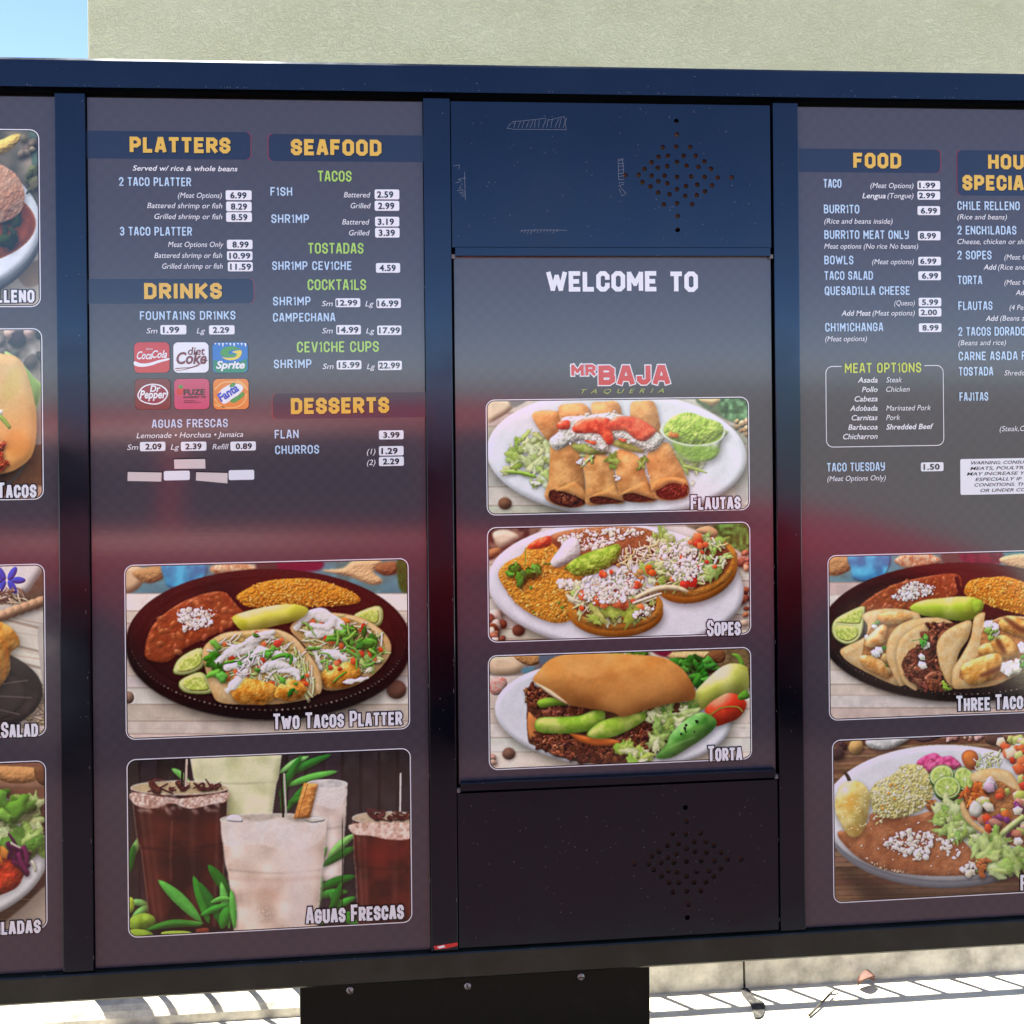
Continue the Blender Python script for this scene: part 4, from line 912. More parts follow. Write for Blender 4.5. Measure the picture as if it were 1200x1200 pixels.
# pepper
c.blob([(463, 268), (520, 246), (600, 228), (690, 220), (748, 236), (738, 264), (690, 288), (620, 304), (545, 328), (505, 325), (474, 298)], (196, 196, 62), (214, 210, 96), vary=(.05, 40), bump=60, bk=.8, shadow=(4, 12, 12, .5), spec=.25)
# limes left
c.lime([(238, 482), (262, 424), (345, 386), (356, 450), (300, 486)], [(252, 474), (274, 432), (338, 402), (344, 446), (300, 474)])
c.lime([(262, 540), (266, 508), (340, 478), (382, 520), (386, 558), (300, 560)], [(276, 534), (280, 512), (338, 490), (366, 522), (368, 548), (304, 550)])
# front taco
c.tortilla([(348, 405), (368, 366), (430, 330), (520, 320), (620, 316), (690, 345), (742, 400), (778, 455), (802, 535), (770, 572), (700, 592), (600, 602), (480, 602), (410, 592), (385, 560), (362, 480)])
c.tortilla([(620, 318), (690, 340), (745, 400), (790, 470), (802, 540), (786, 560), (760, 480), (700, 400)], thick=8)
fill1 = [(390, 400), (430, 350), (520, 335), (620, 335), (690, 372), (730, 430), (760, 520), (700, 560), (560, 530), (450, 530), (410, 480)]
c.blob(fill1, (186, 160, 100), rough=(4, 12)); c.shreds(fill1, 120, 64, 8, CAB); c.shreds([(690, 420), (740, 420), (780, 530), (740, 570), (700, 500)], 40, 70, 6, CAB, ang=(70, 30))
c.dice(fill1, 24, 17, TOM); c.leaves([(370, 340), (430, 350), (430, 520), (390, 500)], 10, 26, CILA)
fried(c, 540, 552, 92, 50, 4); fried(c, 682, 550, 62, 42, -4)
saucy(c, [([(405, 440), (450, 395), (520, 390), (560, 350), (620, 340)], 36), ([(470, 380), (560, 345), (630, 330)], 24), ([(430, 470), (520, 440), (560, 400), (660, 420)], 34), ([(560, 470), (620, 440), (690, 460)], 34), ([(600, 400), (650, 410), (700, 430)], 28), ([(430, 555), (480, 510), (530, 450)], 26), ([(640, 480), (700, 480), (720, 510)], 24)])
c.blob(ribbon([(430, 445), (490, 430), (540, 400)], 8, 4, 16), (86, 156, 50), bump=8); c.blob(ribbon([(610, 430), (650, 415), (685, 420), (680, 450)], 10, 8, 26), (92, 164, 60), bump=14); c.blob(ribbon([(545, 425), (590, 400), (640, 390)], 6, 6, 16), (110, 176, 70), bump=8)
c.leaves(fill1, 14, 16, CILA); c.shreds([(440, 420), (600, 400), (620, 490), (470, 490)], 26, 40, 7, ((250, 248, 240), (236, 232, 214)))
photo(c, ((147.5, 663.5), (476.5, 657), (150, 865)), P2)
title('TWO TACOS PLATTER', 320, 471.5, 855.4, 19, P2)

# ---- aguas frescas
c = Cv(130, 860, 3.243, 144, 872, 488, 1106, 12)
c.fill((40, 38, 44))
for i in range(16): c.blob([(40+70*i, 40), (108+70*i, 40), (108+70*i, 800), (40+70*i, 800)], c.j((46, 42, 46), 10), smooth=False, vary=(.2, 40), edge=((14, 12, 14), 5, .8))
G1 = ((60, 150, 50), (96, 184, 80), (40, 120, 40), (130, 200, 110))
def frond(x, y, a, l, w_, col): c.blob(ribbon([(x, y), (x+math.cos(R(a))*l*.5, y+math.sin(R(a))*l*.5-6), (x+math.cos(R(a))*l, y+math.sin(R(a))*l)], 3, 1, w_*1.5), c.j(col, 8), bump=w_*.5, bk=.7, vary=(.06, 20), shadow=(3, 5, 6, .4))
for x, y, a, l, w_ in ((640, 150, -30, 130, 34), (650, 170, -26, 210, 40), (660, 200, -16, 210, 36), (640, 240, -62, 180, 40), (660, 300, -50, 160, 34), (670, 260, -10, 200, 40), (650, 300, -85, 150, 30), (300, 190, -140, 90, 32), (420, 300, -105, 130, 40), (480, 320, -120, 90, 30)): frond(x, y, a, l, w_, c.r.choice(G1))
def glass(x0, x1, xb0, xb1, yt, yb, col, col2, foam, rim=None, ry=18):
    h = yb-yt; L = [(x0, yt), (x0+(xb0-x0)*.35, yt+h*.38), (x0+(xb0-x0)*.55, yt+h*.46), (xb0, yb)]; Q = [(xb1, yb), (x1-(x1-xb1)*.55, yt+h*.46), (x1-(x1-xb1)*.35, yt+h*.38), (x1, yt)]
    c.blob(L+Q, col, col2, smooth=False, vary=(.12, 60), soft=.8, bump=26, bk=.45, shadow=(5, 8, 14, .5))
    if foam: c.blob([(x0+9, yt+12), (x1-9, yt+12), (x1-16, yt+70), ((x0+x1)/2+30, yt+96), ((x0+x1)/2-40, yt+80), (x0+16, yt+84)], foam, soft=1.5, alpha=.85, rough=(.7, 9))
    for f, a_, ww in ((.08, .35, 9), (.16, .18, 16), (.9, .28, 10), (.62, .10, 26)):      # light running down the side of the tumbler
        xt = x0+(x1-x0)*f; xb = xb0+(xb1-xb0)*f; c.blob(ribbon([(xt, yt+30), ((xt*.55+xb*.45), yt+h*.45), (xb, yb-10)], ww, ww*.8), (250, 240, 232), soft=3, alpha=a_*.7)
    c.blob(ribbon([(x0+(xb0-x0)*.5, yt+h*.43), ((x0+x1)/2, yt+h*.46), (x1-(x1-xb1)*.5, yt+h*.43)], 5, 5), tuple(v*.6 for v in col), soft=2.5, alpha=.5)
    c.blob(ell((x0+x1)/2, yt, (x1-x0)/2, ry, 0, 30), rim or (222, 206, 190), soft=.8, vary=(.08, 14)); o_ = ell((x0+x1)/2, yt, (x1-x0)/2, ry, 0, 40); c.blob(ribbon(o_+o_[:1], 4, 4), (246, 242, 236), smooth=False, alpha=.75)
    c.blob(ribbon([(x0+1, yt), L[1], L[2], L[3]], 4, 4), (255, 246, 238), alpha=.35, smooth=False); c.blob(ribbon([(x1-1, yt), Q[2], Q[1], Q[0]], 4, 4), (255, 246, 238), alpha=.35, smooth=False)
glass(298, 650, 345, 610, 70, 330, (208, 212, 158), (226, 226, 186), None, (214, 216, 170), 4)
for _ in range(6): c.blob(ell(c.r.uniform(330, 620), c.r.uniform(110, 300), 40, 26, c.r.uniform(0, 90), 12, .2, c.r), (224, 224, 184), soft=6, alpha=.5)
glass(745, 898, 770, 880, 190, 560, (228, 206, 194), (240, 224, 216), (236, 228, 224), (208, 206, 204), 16)
for x, y, a, l, w_ in ((820, 430, 120, 130, 40), (930, 430, 150, 150, 44), (930, 540, 160, 160, 44), (930, 380, 140, 140, 40), (900, 600, 170, 130, 40), (930, 620, 150, 150, 40), (940, 680, 165, 160, 40), (800, 540, 100, 170, 40), (830, 600, 60, 110, 40), (880, 560, 110, 160, 36), (850, 680, 30, 120, 40), (70, 480, -60, 120, 40), (70, 530, -80, 110, 34), (70, 640, 10, 80, 34), (80, 700, -30, 90, 40)): frond(x, y, a, l, w_, c.r.choice(G1))
glass(76, 445, 150, 420, 205, 740, (42, 18, 15), (74, 32, 24), None, (196, 176, 140), 26)
c.blob([(82, 222), (260, 246), (440, 222), (434, 258), (390, 266), (300, 284), (230, 264), (160, 284), (90, 268)], (214, 172, 156), (240, 216, 206), rough=(1.6, 9), vary=(.14, 9), soft=1, alpha=.9)
for x, y in c.pick([(110, 240), (410, 240), (400, 300), (120, 300)], 26): c.blob(ell(x, y, c.r.uniform(8, 20), c.r.uniform(6, 12), c.r.uniform(0, 90), 6, .3, c.r), (250, 232, 226), alpha=.35, soft=1.5, bump=6)
c.blob([(110, 300), (220, 300), (205, 430), (190, 690), (140, 690), (112, 460)], (104, 50, 38), soft=16, alpha=.6); c.blob([(330, 330), (420, 310), (410, 470), (370, 520)], (120, 44, 30), soft=16, alpha=.5)
c.blob(ribbon([(232, 330), (226, 480), (228, 560)], 4, 3), (190, 140, 120), alpha=.5, soft=1.5); c.blob(ribbon([(112, 430), (240, 440), (420, 420)], 6, 6), (30, 10, 10), soft=3, alpha=.6)
def flower(x, y, q):
    for k in range(7): c.blob(ribbon([(x, y), (x+c.r.uniform(-q, q), y-c.r.uniform(0, q)), (x+c.r.uniform(-q, q)*1.2, y-c.r.uniform(-.2, 1.2)*q)], q*.35, q*.1), c.j((84, 34, 32), 16), bump=5, shadow=(2, 3, 3, .4))
flower(185, 220, 44); flower(275, 214, 30); flower(350, 212, 36); flower(400, 210, 22); flower(230, 216, 18)
c.blob(ribbon([(272, 90), (270, 200)], 9, 9), (26, 22, 24), smooth=False); c.blob(ribbon([(288, 90), (284, 200)], 9, 9), (200, 180, 168), smooth=False); c.blob(ribbon([(282, 90), (278, 200)], 4, 4), (60, 40, 40), smooth=False)
glass(918, 1180, 940, 1160, 320, 740, (48, 18, 13), (86, 32, 22), None, (196, 176, 150), 24)
c.blob([(920, 340), (1140, 340), (1140, 396), (1060, 402), (990, 388), (922, 380)], (222, 180, 162), (238, 208, 196), rough=(1.3, 10), vary=(.1, 12)); flower(1010, 325, 36); flower(1105, 325, 34); flower(1060, 330, 20)
c.blob([(940, 430), (1130, 420), (1130, 480), (1000, 500), (945, 480)], (124, 36, 22), soft=14, alpha=.7)
c.blob(ribbon([(1090, 150), (1088, 296)], 9, 9), (40, 34, 34), smooth=False); c.blob(ribbon([(1101, 148), (1099, 294)], 7, 7), (214, 208, 204), smooth=False)
glass(416, 820, 470, 782, 325, 770, (226, 196, 176), (238, 218, 202), None, (196, 186, 172), 22)
c.blob([(424, 330), (480, 322), (560, 332), (640, 320), (720, 336), (811, 328), (802, 400), (700, 446), (560, 420), (436, 424)], (244, 240, 236), (230, 216, 208), vary=(.04, 40), soft=2, rough=(.6, 26), alpha=.9)
c.blob([(470, 430), (770, 430), (760, 510), (480, 510)], (240, 226, 216), smooth=False, soft=18, alpha=.6); c.blob([(660, 430), (770, 430), (760, 740), (680, 740)], (240, 226, 222), soft=22, alpha=.8)
c.blob(ribbon([(440, 548), (620, 556), (800, 545)], 10, 8), (204, 168, 152), soft=4, alpha=.6); c.blob(ell(600, 610, 56, 34, 0, 16), (206, 166, 148), soft=10, alpha=.6); c.blob(ell(560, 570, 90, 16, 0, 16), (232, 204, 192), soft=6, alpha=.5)
for _ in range(60): c.blob(ell(c.r.gauss(560, 26), c.r.gauss(688, 12), 3, 3, 0, 7), (240, 224, 214), alpha=.5)
c.blob([(440, 330), (455, 308), (490, 312), (500, 335)], (240, 240, 238), bump=8); c.blob([(730, 320), (790, 316), (812, 330), (760, 338)], (220, 218, 206), bump=8)
c.blob([(733, 186), (788, 190), (756, 320), (694, 322)], (206, 130, 62), (226, 156, 90), smooth=False, bump=16, rough=(2, 10), vary=(.08, 14), shadow=(3, 5, 6, .4)); c.blob(ribbon([(748, 190), (710, 318)], 3, 3), (150, 84, 34), smooth=False, alpha=.7)
c.blob(ribbon([(646, 150), (655, 318)], 9, 9), (22, 18, 18), smooth=False); c.blob(ribbon([(658, 150), (666, 316)], 7, 7), (190, 186, 180), smooth=False)
for x, y, a, l, w_ in ((345, 715, -136, 230, 60), (372, 720, -108, 190, 50), (350, 720, 175, 210, 34), (455, 620, -125, 150, 54), (450, 740, -100, 180, 44), (430, 740, -118, 200, 46), (380, 640, -10, 80, 26), (340, 690, -20, 120, 34), (420, 740, -70, 90, 60), (470, 740, -95, 150, 34)): frond(x, y, a, l, w_, c.r.choice(G1[:3]))
c.blob(ell(118, 716, 52, 34, -10), (126, 160, 50), (150, 184, 70), vary=(.06, 20), bump=40, shadow=(3, 6, 8, .4)); c.blob(ell(100, 764, 60, 22), (140, 170, 60), bump=24); c.blob(ell(74, 650, 16, 30), (176, 200, 70), bump=16); c.blob(ell(250, 758, 60, 10), (150, 180, 70), bump=10)
c.blob(ell(352, 752, 26, 18, 0, 12, .2, c.r), (120, 60, 40), bump=10); c.blob(ribbon([(136, 745), (240, 720), (345, 728)], 4, 2, 56), (60, 130, 48), bump=16, shadow=(3, 5, 6, .4))
photo(c, ((150.5, 892), (479, 879), (152.5, 1097)), P2)
title('AGUAS FRESCAS', 358.5, 473.5, 1083, 20, P2)

# ---- flautas
c = Cv(560, 450, 3.529, 562, 460, 888, 612, 13)
c.fill((206, 200, 190)); c.wood(60, 600, 30, 1130, 70, ((214, 208, 198), (200, 192, 180)))
c.blob([(40, 60), (120, 60), (145, 100), (60, 156), (40, 150)], (226, 208, 176), bump=26, soft=2); c.blob([(130, 60), (210, 60), (150, 98)], (120, 130, 130), soft=2)
c.blob([(900, 60), (1130, 60), (1130, 170), (1010, 140)], (120, 130, 110), (90, 110, 80), vary=(.2, 20), soft=2); c.blob([(1010, 60), (1120, 60), (1120, 140), (1040, 150), (1000, 110)], (70, 104, 66), (110, 150, 110), vary=(.2, 16), soft=2)
c.blob([(910, 60), (1000, 60), (970, 90)], (220, 190, 140), bump=16); c.pebbles([(1050, 150), (1115, 150), (1115, 220), (1070, 190)], 12, 12, ((214, 178, 140), (190, 150, 110)))
c.blob(ell(112, 494, 28, 25), (120, 84, 62), bump=24, shadow=(3, 6, 6, .4)); c.blob([(1060, 430), (1115, 340), (1115, 480), (1080, 520)], (190, 186, 180), smooth=False, soft=2)
c.plate(574, 290, 538, 262, 2)
L1 = ((206, 216, 150), (182, 200, 110), (228, 232, 190), (160, 186, 86))
c.lettuce([(115, 360), (140, 240), (210, 200), (300, 230), (310, 330), (280, 420), (220, 410), (180, 370)], 46, 34, L1); c.blob(ribbon([(108, 362), (180, 368), (240, 384)], 4, 10, 22), (150, 184, 74), bump=12, shadow=(2, 5, 6, .3))
c.lettuce([(800, 260), (840, 250), (900, 330), (940, 365), (860, 355), (820, 320)], 16, 26, L1); c.blob(ribbon([(850, 340), (900, 352), (948, 368)], 12, 4, 16), (176, 200, 110), bump=10)
TC, TC2 = (206, 140, 84), (226, 166, 108)
def roll(pts, mouth=None, lip=None):
    c.blob(pts, TC, TC2, vary=(.06, 30), bump=64, bk=.75, rough=(1.6, 22), shadow=(6, 10, 12, .45))
    if mouth:
        c.blob(mouth, (112, 46, 26), (70, 26, 16), vary=(.2, 12), rough=(4, 10), soft=1, edge=((60, 24, 14), 6, .6))
    if lip: c.blob(lip, (226, 164, 104), (206, 138, 80), bump=16, bk=.8, vary=(.06, 20), shadow=(2, 6, 6, .45))
roll([(224, 130), (262, 110), (320, 112), (346, 130), (350, 230), (300, 240), (262, 200)]); roll([(334, 96), (400, 80), (440, 84), (470, 120), (470, 180), (360, 180)]); roll([(468, 86), (520, 74), (570, 72), (594, 110), (590, 190), (500, 180)]); roll([(632, 84), (680, 70), (730, 78), (752, 160), (756, 230), (690, 230), (640, 170)])
roll([(308, 250), (400, 240), (432, 330), (444, 420), (450, 490), (400, 512), (320, 500), (276, 465), (292, 400), (298, 300)], [(300, 440), (350, 440), (400, 460), (446, 488), (400, 510), (330, 500), (296, 476)], [(318, 440), (360, 420), (400, 404), (440, 440), (450, 482), (400, 462), (360, 446)])
roll([(440, 290), (540, 300), (572, 400), (606, 488), (540, 496), (450, 498), (446, 420)], [(470, 462), (520, 465), (570, 478), (600, 486), (540, 496), (470, 492)], [(452, 470), (520, 440), (560, 418), (578, 440), (606, 486), (560, 472), (500, 464)])
roll([(570, 280), (660, 296), (700, 390), (736, 478), (680, 490), (600, 480), (580, 440)], [(606, 452), (650, 452), (700, 466), (726, 478), (660, 488), (604, 480)], [(586, 458), (640, 424), (690, 404), (716, 440), (740, 478), (690, 464), (640, 450)])
roll([(700, 290), (780, 240), (820, 300), (862, 390), (870, 460), (800, 482), (730, 470), (710, 400)], [(740, 430), (800, 410), (850, 420), (862, 456), (800, 478), (745, 466)], [(716, 440), (730, 400), (800, 384), (864, 400), (868, 450), (850, 420), (800, 408), (750, 436)])
c.meat([(770, 430), (850, 418), (856, 455), (800, 472)], 14, 12, ((130, 60, 36), (100, 40, 26))); c.meat([(320, 460), (400, 470), (420, 495), (340, 490)], 14, 12, ((120, 56, 34), (86, 36, 22)))
c.shreds([(420, 290), (480, 280), (470, 340), (430, 330)], 10, 40, 10, L1); c.lettuce([(540, 300), (570, 290), (566, 370), (545, 360)], 6, 24, ((120, 150, 60), (150, 176, 80))); c.lettuce([(664, 290), (700, 290), (696, 370), (676, 350)], 6, 24, ((120, 150, 60), (150, 176, 80)))
for q in ([(386, 250), (460, 250), (540, 280), (500, 292), (420, 284)], [(552, 250), (600, 230), (690, 280), (640, 280)]): c.blob(q, (186, 190, 110), (150, 166, 80), bump=16, shadow=(3, 6, 6, .4))
c.blob([(296, 230), (340, 190), (350, 140), (440, 130), (540, 120), (600, 130), (640, 150), (720, 190), (770, 220), (740, 270), (700, 280), (640, 250), (560, 230), (540, 280), (480, 268), (430, 230), (340, 270), (310, 266)], (238, 236, 226), (222, 222, 208), vary=(.06, 16), bump=26, rough=(4, 12), shadow=(4, 10, 10, .4))
c.crumbs([(340, 130), (590, 110), (740, 200), (740, 270), (560, 230), (520, 270), (330, 240)], 120, 9, sh=.25)
for q in ([(330, 158), (376, 150), (378, 184), (334, 186)], [(392, 180), (430, 146), (540, 142), (556, 200), (560, 240), (536, 250), (500, 206), (440, 204), (400, 200)], [(540, 160), (580, 134), (660, 140), (720, 176), (736, 200), (690, 236), (650, 226), (610, 194), (550, 190)], [(440, 232), (490, 238), (478, 252)], [(580, 224), (616, 230), (600, 240)]):
    c.blob(q, (222, 70, 44), (240, 110, 76), vary=(.06, 16), bump=20, bk=.9, rough=(1.2, 16), shadow=(3, 6, 6, .4), spec=.3)
c.crumbs([(410, 330), (440, 300), (450, 340)], 6, 8); c.crumbs([(690, 370), (712, 370), (712, 400)], 4, 9); c.crumbs([(560, 380), (580, 376), (580, 404)], 4, 9); c.crumbs([(870, 400), (900, 396), (890, 420)], 4, 8, ((226, 232, 200), (210, 220, 170)))
c.blob([(760, 180), (800, 250), (860, 318), (930, 322), (986, 300), (1010, 230), (1022, 190)], (206, 214, 190), (150, 180, 90), vary=(.08, 30), bump=20, shadow=(8, 14, 14, .4), soft=1)
c.blob([(820, 260), (990, 262), (975, 300), (920, 318), (866, 312)], (150, 184, 84), (130, 166, 66), soft=4, alpha=.9, rough=(3, 14))
c.blob(ell(888, 194, 134, 62, 4, 40), (214, 220, 200), edge=((236, 240, 232), 6, .9)); c.blob(ell(890, 198, 122, 52, 4, 30), (146, 182, 62), soft=1)
c.blob([(770, 190), (790, 150), (830, 124), (880, 118), (940, 140), (1000, 160), (1016, 196), (980, 230), (910, 250), (840, 242), (790, 220)], (156, 190, 74), (180, 206, 100), vary=(.08, 16), bump=44, bk=.7, rough=(4.2, 13), spec=.08); c.dice([(790, 200), (830, 205), (830, 222), (795, 216)], 4, 14, ((214, 130, 60),))
photo(c, ((571, 469.5), (875.5, 468), (573, 602)), P3)
title('FLAUTAS', 809.5, 868, 597.6, 17.4, P3)

# ---- sopes
c = Cv(560, 605, 3.529, 562, 605, 888, 762, 14)
c.fill((206, 186, 172)); c.wood(40, 560, 30, 1130, 60, WHITE_WOOD)
c.blob([(40, 40), (270, 40), (120, 140), (40, 180)], (60, 50, 46), (110, 90, 76), vary=(.2, 24), soft=2); c.blob([(60, 70), (120, 56), (170, 84), (140, 110), (90, 130)], (226, 206, 180), bump=24, soft=1.5); c.blob([(45, 140), (90, 130), (84, 160), (50, 168)], (170, 120, 80), bump=20)
c.blob([(860, 36), (1120, 36), (1120, 160), (1000, 90)], (120, 110, 90), soft=2, vary=(.2, 18)); c.blob([(980, 36), (1120, 36), (1116, 146), (1070, 136), (1000, 90)], (56, 100, 44), (92, 140, 70), vary=(.2, 14), soft=2); c.blob([(900, 60), (950, 40), (990, 60), (980, 90)], (206, 160, 120), bump=20)
c.pebbles([(1060, 150), (1115, 150), (1115, 230), (1080, 200)], 8, 16, ((214, 160, 130), (176, 110, 90))); c.pebbles([(1090, 300), (1115, 300), (1115, 470), (1095, 440)], 8, 20, ((206, 120, 90), (150, 76, 60), (226, 190, 170)))
c.pebbles([(45, 350), (90, 390), (130, 520), (45, 520)], 14, 26, ((190, 120, 90), (226, 200, 184), (130, 70, 54))); c.blob(ell(168, 472, 26, 24), (124, 76, 58), bump=22, shadow=(3, 6, 6, .4))
c.plate(570, 290, 530, 262, 3, (232, 230, 238))
RC = ((236, 176, 76), (226, 156, 58), (246, 196, 104), (210, 136, 48))
rp = [(84, 240), (120, 190), (180, 160), (210, 120), (300, 90), (380, 70), (440, 200), (420, 300), (380, 340), (390, 420), (330, 442), (250, 420), (170, 370), (120, 310)]
c.blob(rp, (216, 146, 56), bump=50, bk=.5, rough=(5, 14), shadow=(4, 10, 10, .35)); c.grains(rp, 520, 20, 9, RC); c.dice(rp, 12, 8, ((110, 150, 60), (90, 130, 50)))
c.blob([(300, 80), (420, 50), (600, 42), (720, 60), (760, 130), (640, 200), (440, 190), (330, 130)], (158, 104, 66), (136, 84, 50), bump=30, rough=(3, 18), spec=.15)
c.blob([(205, 130), (240, 96), (298, 82), (300, 120), (240, 136)], (222, 96, 52), (206, 70, 40), bump=24, rough=(3, 14), spec=.2)
c.crumbs([(330, 90), (420, 62), (560, 52), (680, 46), (700, 70), (560, 110), (480, 140), (400, 140), (350, 130)], 170, 9, ((244, 238, 214), (232, 222, 190), (250, 246, 232)))
c.lettuce([(690, 80), (820, 60), (820, 100), (760, 130), (700, 120)], 20, 28); c.shreds([(560, 160), (700, 110), (780, 110), (740, 170), (640, 210), (580, 200)], 70, 46, 8, ((226, 214, 176), (206, 190, 140), (240, 232, 206)))
c.blob([(300, 190), (340, 130), (360, 100), (410, 90), (424, 160), (380, 190), (330, 212)], (236, 236, 234), (220, 220, 216), bump=34, rough=(2, 18), shadow=(4, 8, 8, .35))
c.blob([(370, 200), (430, 160), (520, 130), (580, 115), (590, 150), (560, 200), (480, 240), (410, 246), (376, 226)], (126, 172, 54), (164, 196, 84), vary=(.1, 14), bump=34, rough=(4, 13), shadow=(4, 8, 8, .35))
c.leaves([(120, 215), (170, 200), (175, 240), (130, 250)], 9, 22, CILA); c.leaves([(155, 260), (220, 220), (240, 180), (262, 215), (200, 275), (170, 285)], 16, 24, CILA); c.blob(ribbon([(196, 130), (198, 180), (192, 210)], 3, 4), (110, 160, 60))
def sope(cx, cy, rx, ry, rot=0):
    c.blob(ell(cx, cy+26, rx, ry, rot, 40), (206, 136, 52), (184, 112, 36), vary=(.06, 24), bump=30, shadow=(8, 14, 14, .45)); c.blob(ell(cx, cy, rx, ry, rot, 40), (222, 158, 72), (206, 136, 52), vary=(.08, 20), bump=26, rough=(1.6, 12), edge=((184, 112, 40), 6, .35))
    c.blob(ell(cx, cy-8, rx*.86, ry*.8, rot, 40), (120, 70, 44), rough=(4, 14), soft=1.5)
sope(900, 210, 178, 118, -18)
p2 = ell(880, 190, 158, 92, -18, 24)
c.lettuce(p2, 60, 30); c.shreds(p2, 60, 56, 9, ((226, 226, 180), (206, 214, 140), (240, 236, 214))); c.dice([(860, 250), (900, 250), (890, 290), (850, 290)], 6, 22, ((206, 54, 34), (190, 40, 30))); c.dice([(900, 90), (950, 90), (950, 130), (910, 130)], 5, 24, TOM); c.dice(p2, 10, 16, TOM)
c.crumbs([(730, 160), (780, 110), (860, 110), (910, 160), (930, 230), (900, 260), (820, 270), (760, 240)], 210, 10, ((248, 244, 226), (236, 228, 204), (252, 250, 240)))
c.lettuce([(680, 200), (760, 200), (780, 290), (700, 260)], 14, 24); c.dice([(690, 210), (740, 210), (740, 250), (700, 250)], 6, 20, ((226, 110, 50),)); c.dice([(560, 190), (700, 240), (690, 280), (600, 230)], 8, 16, ((190, 150, 90), (170, 110, 70)))
sope(570, 372, 196, 102, 0)
p1 = ell(560, 350, 168, 84, 0, 24)
c.lettuce(p1, 50, 32); c.shreds(p1, 50, 60, 9, ((226, 216, 180), (200, 200, 130), (240, 236, 214))); c.meat([(420, 400), (700, 380), (640, 440), (480, 440)], 14, 16); c.dice(p1, 22, 20, TOM)
c.lettuce([(470, 370), (640, 380), (640, 430), (480, 430)], 12, 36, ((170, 190, 80), (196, 206, 110))); c.dice([(480, 350), (620, 340), (620, 370), (490, 376)], 8, 26, ((226, 120, 70),))
c.crumbs([(420, 320), (440, 260), (520, 226), (620, 220), (670, 270), (660, 340), (560, 360), (480, 360)], 230, 11, ((248, 244, 226), (236, 228, 204), (252, 250, 240))); c.crumbs([(330, 270), (380, 256), (400, 300), (350, 310)], 30, 13, ((244, 238, 214),)); c.crumbs([(640, 400), (730, 370), (720, 400), (650, 420)], 24, 9)
c.dice([(500, 230), (560, 230), (540, 260)], 4, 16, TOM); c.dice([(620, 270), (670, 270), (660, 300)], 3, 18, TOM)
c.blob(ribbon([(650, 340), (740, 300), (820, 296), (870, 312)], 18, 8, 34), (232, 218, 178), (214, 196, 150), bump=18, shadow=(4, 8, 8, .35)); c.blob(ribbon([(640, 360), (700, 340), (760, 318)], 10, 6, 22), (226, 222, 180), bump=12)
photo(c, ((572.5, 618), (877, 615.5), (574.5, 751)), P3)
title('SOPES', 828.5, 868, 745.6, 19, P3)

# ---- torta
c = Cv(560, 750, 3.529, 562, 752, 890, 912, 15)
c.fill((212, 202, 194)); c.wood(50, 580, 30, 1140, 74, WHITE_WOOD)
c.blob([(40, 40), (330, 40), (330, 90), (200, 140), (40, 140)], (150, 140, 140), (110, 100, 100), vary=(.15, 30), soft=2); c.blob([(50, 62), (140, 62), (190, 104), (160, 140), (60, 140)], (226, 196, 164), bump=30, soft=1.5); c.blob([(150, 66), (262, 62), (250, 100), (200, 104)], (176, 130, 84), bump=18, rough=(3, 12)); c.blob([(262, 56), (360, 54), (330, 80), (260, 100)], (96, 112, 130), soft=2); c.blob([(180, 120), (240, 110), (200, 140)], (90, 140, 160), soft=1.5)
c.blob([(50, 160), (110, 156), (120, 190), (90, 226), (54, 220)], (226, 196, 186), (190, 120, 110), vary=(.15, 10), bump=20); c.blob(ell(128, 470, 27, 25), (124, 92, 78), bump=24, shadow=(3, 6, 6, .4)); c.pebbles([(45, 480), (70, 480), (60, 520)], 4, 14, ((190, 150, 130),))
c.blob([(740, 40), (1130, 40), (1130, 200), (900, 120)], (150, 120, 90), (90, 80, 50), vary=(.2, 24), soft=2); c.blob([(780, 56), (950, 48), (960, 76), (860, 96)], (226, 184, 130), bump=20, rough=(2, 8)); c.blob([(936, 70), (970, 46), (1020, 48), (1016, 90), (960, 94)], (120, 80, 50), bump=20, rough=(3, 12)); c.blob([(720, 46), (800, 46), (770, 70)], (120, 30, 60), soft=2)
c.plate(560, 310, 490, 222, 4, (228, 230, 238), .9)
c.leaves([(530, 52), (700, 52), (690, 70), (560, 70)], 16, 20, ((90, 150, 50), (60, 120, 40)))
c.leaves([(800, 90), (900, 76), (980, 100), (990, 130), (910, 200), (860, 160)], 40, 30, ((50, 120, 40), (84, 156, 60), (34, 90, 30)))
c.blob([(1050, 56), (1080, 60), (1100, 90), (1100, 116), (1084, 110), (1076, 86), (1062, 70)], (110, 160, 60), bump=12)
c.blob([(1118, 130), (1108, 108), (1060, 96), (1010, 110), (960, 150), (910, 200), (880, 250), (890, 286), (930, 288), (1000, 260), (1070, 230), (1118, 205)], (186, 192, 88), (206, 208, 120), vary=(.05, 50), bump=90, bk=.8, shadow=(4, 10, 12, .45), spec=.25)
c.blob([(1112, 270), (1090, 236), (1040, 218), (990, 240), (950, 270), (940, 298), (980, 330), (985, 356), (1030, 344), (1080, 320)], (214, 60, 36), (232, 96, 60), vary=(.05, 40), bump=60, bk=.9, shadow=(4, 10, 12, .45), spec=.28); c.blob(ribbon([(1080, 240), (1116, 222)], 20, 34), (96, 150, 50), bump=14); c.blob(ribbon([(960, 310), (1010, 280), (1070, 276), (1095, 296)], 5, 5), (150, 140, 60), shadow=(2, 4, 4, .4))
c.leaves([(200, 200), (300, 200), (260, 380), (210, 350)], 8, 30, ((150, 110, 70),))
c.blob([(206, 230), (240, 190), (400, 280), (880, 260), (800, 420), (640, 510), (420, 505), (240, 440), (206, 400)], (110, 66, 46), (80, 46, 34), rough=(4, 18))
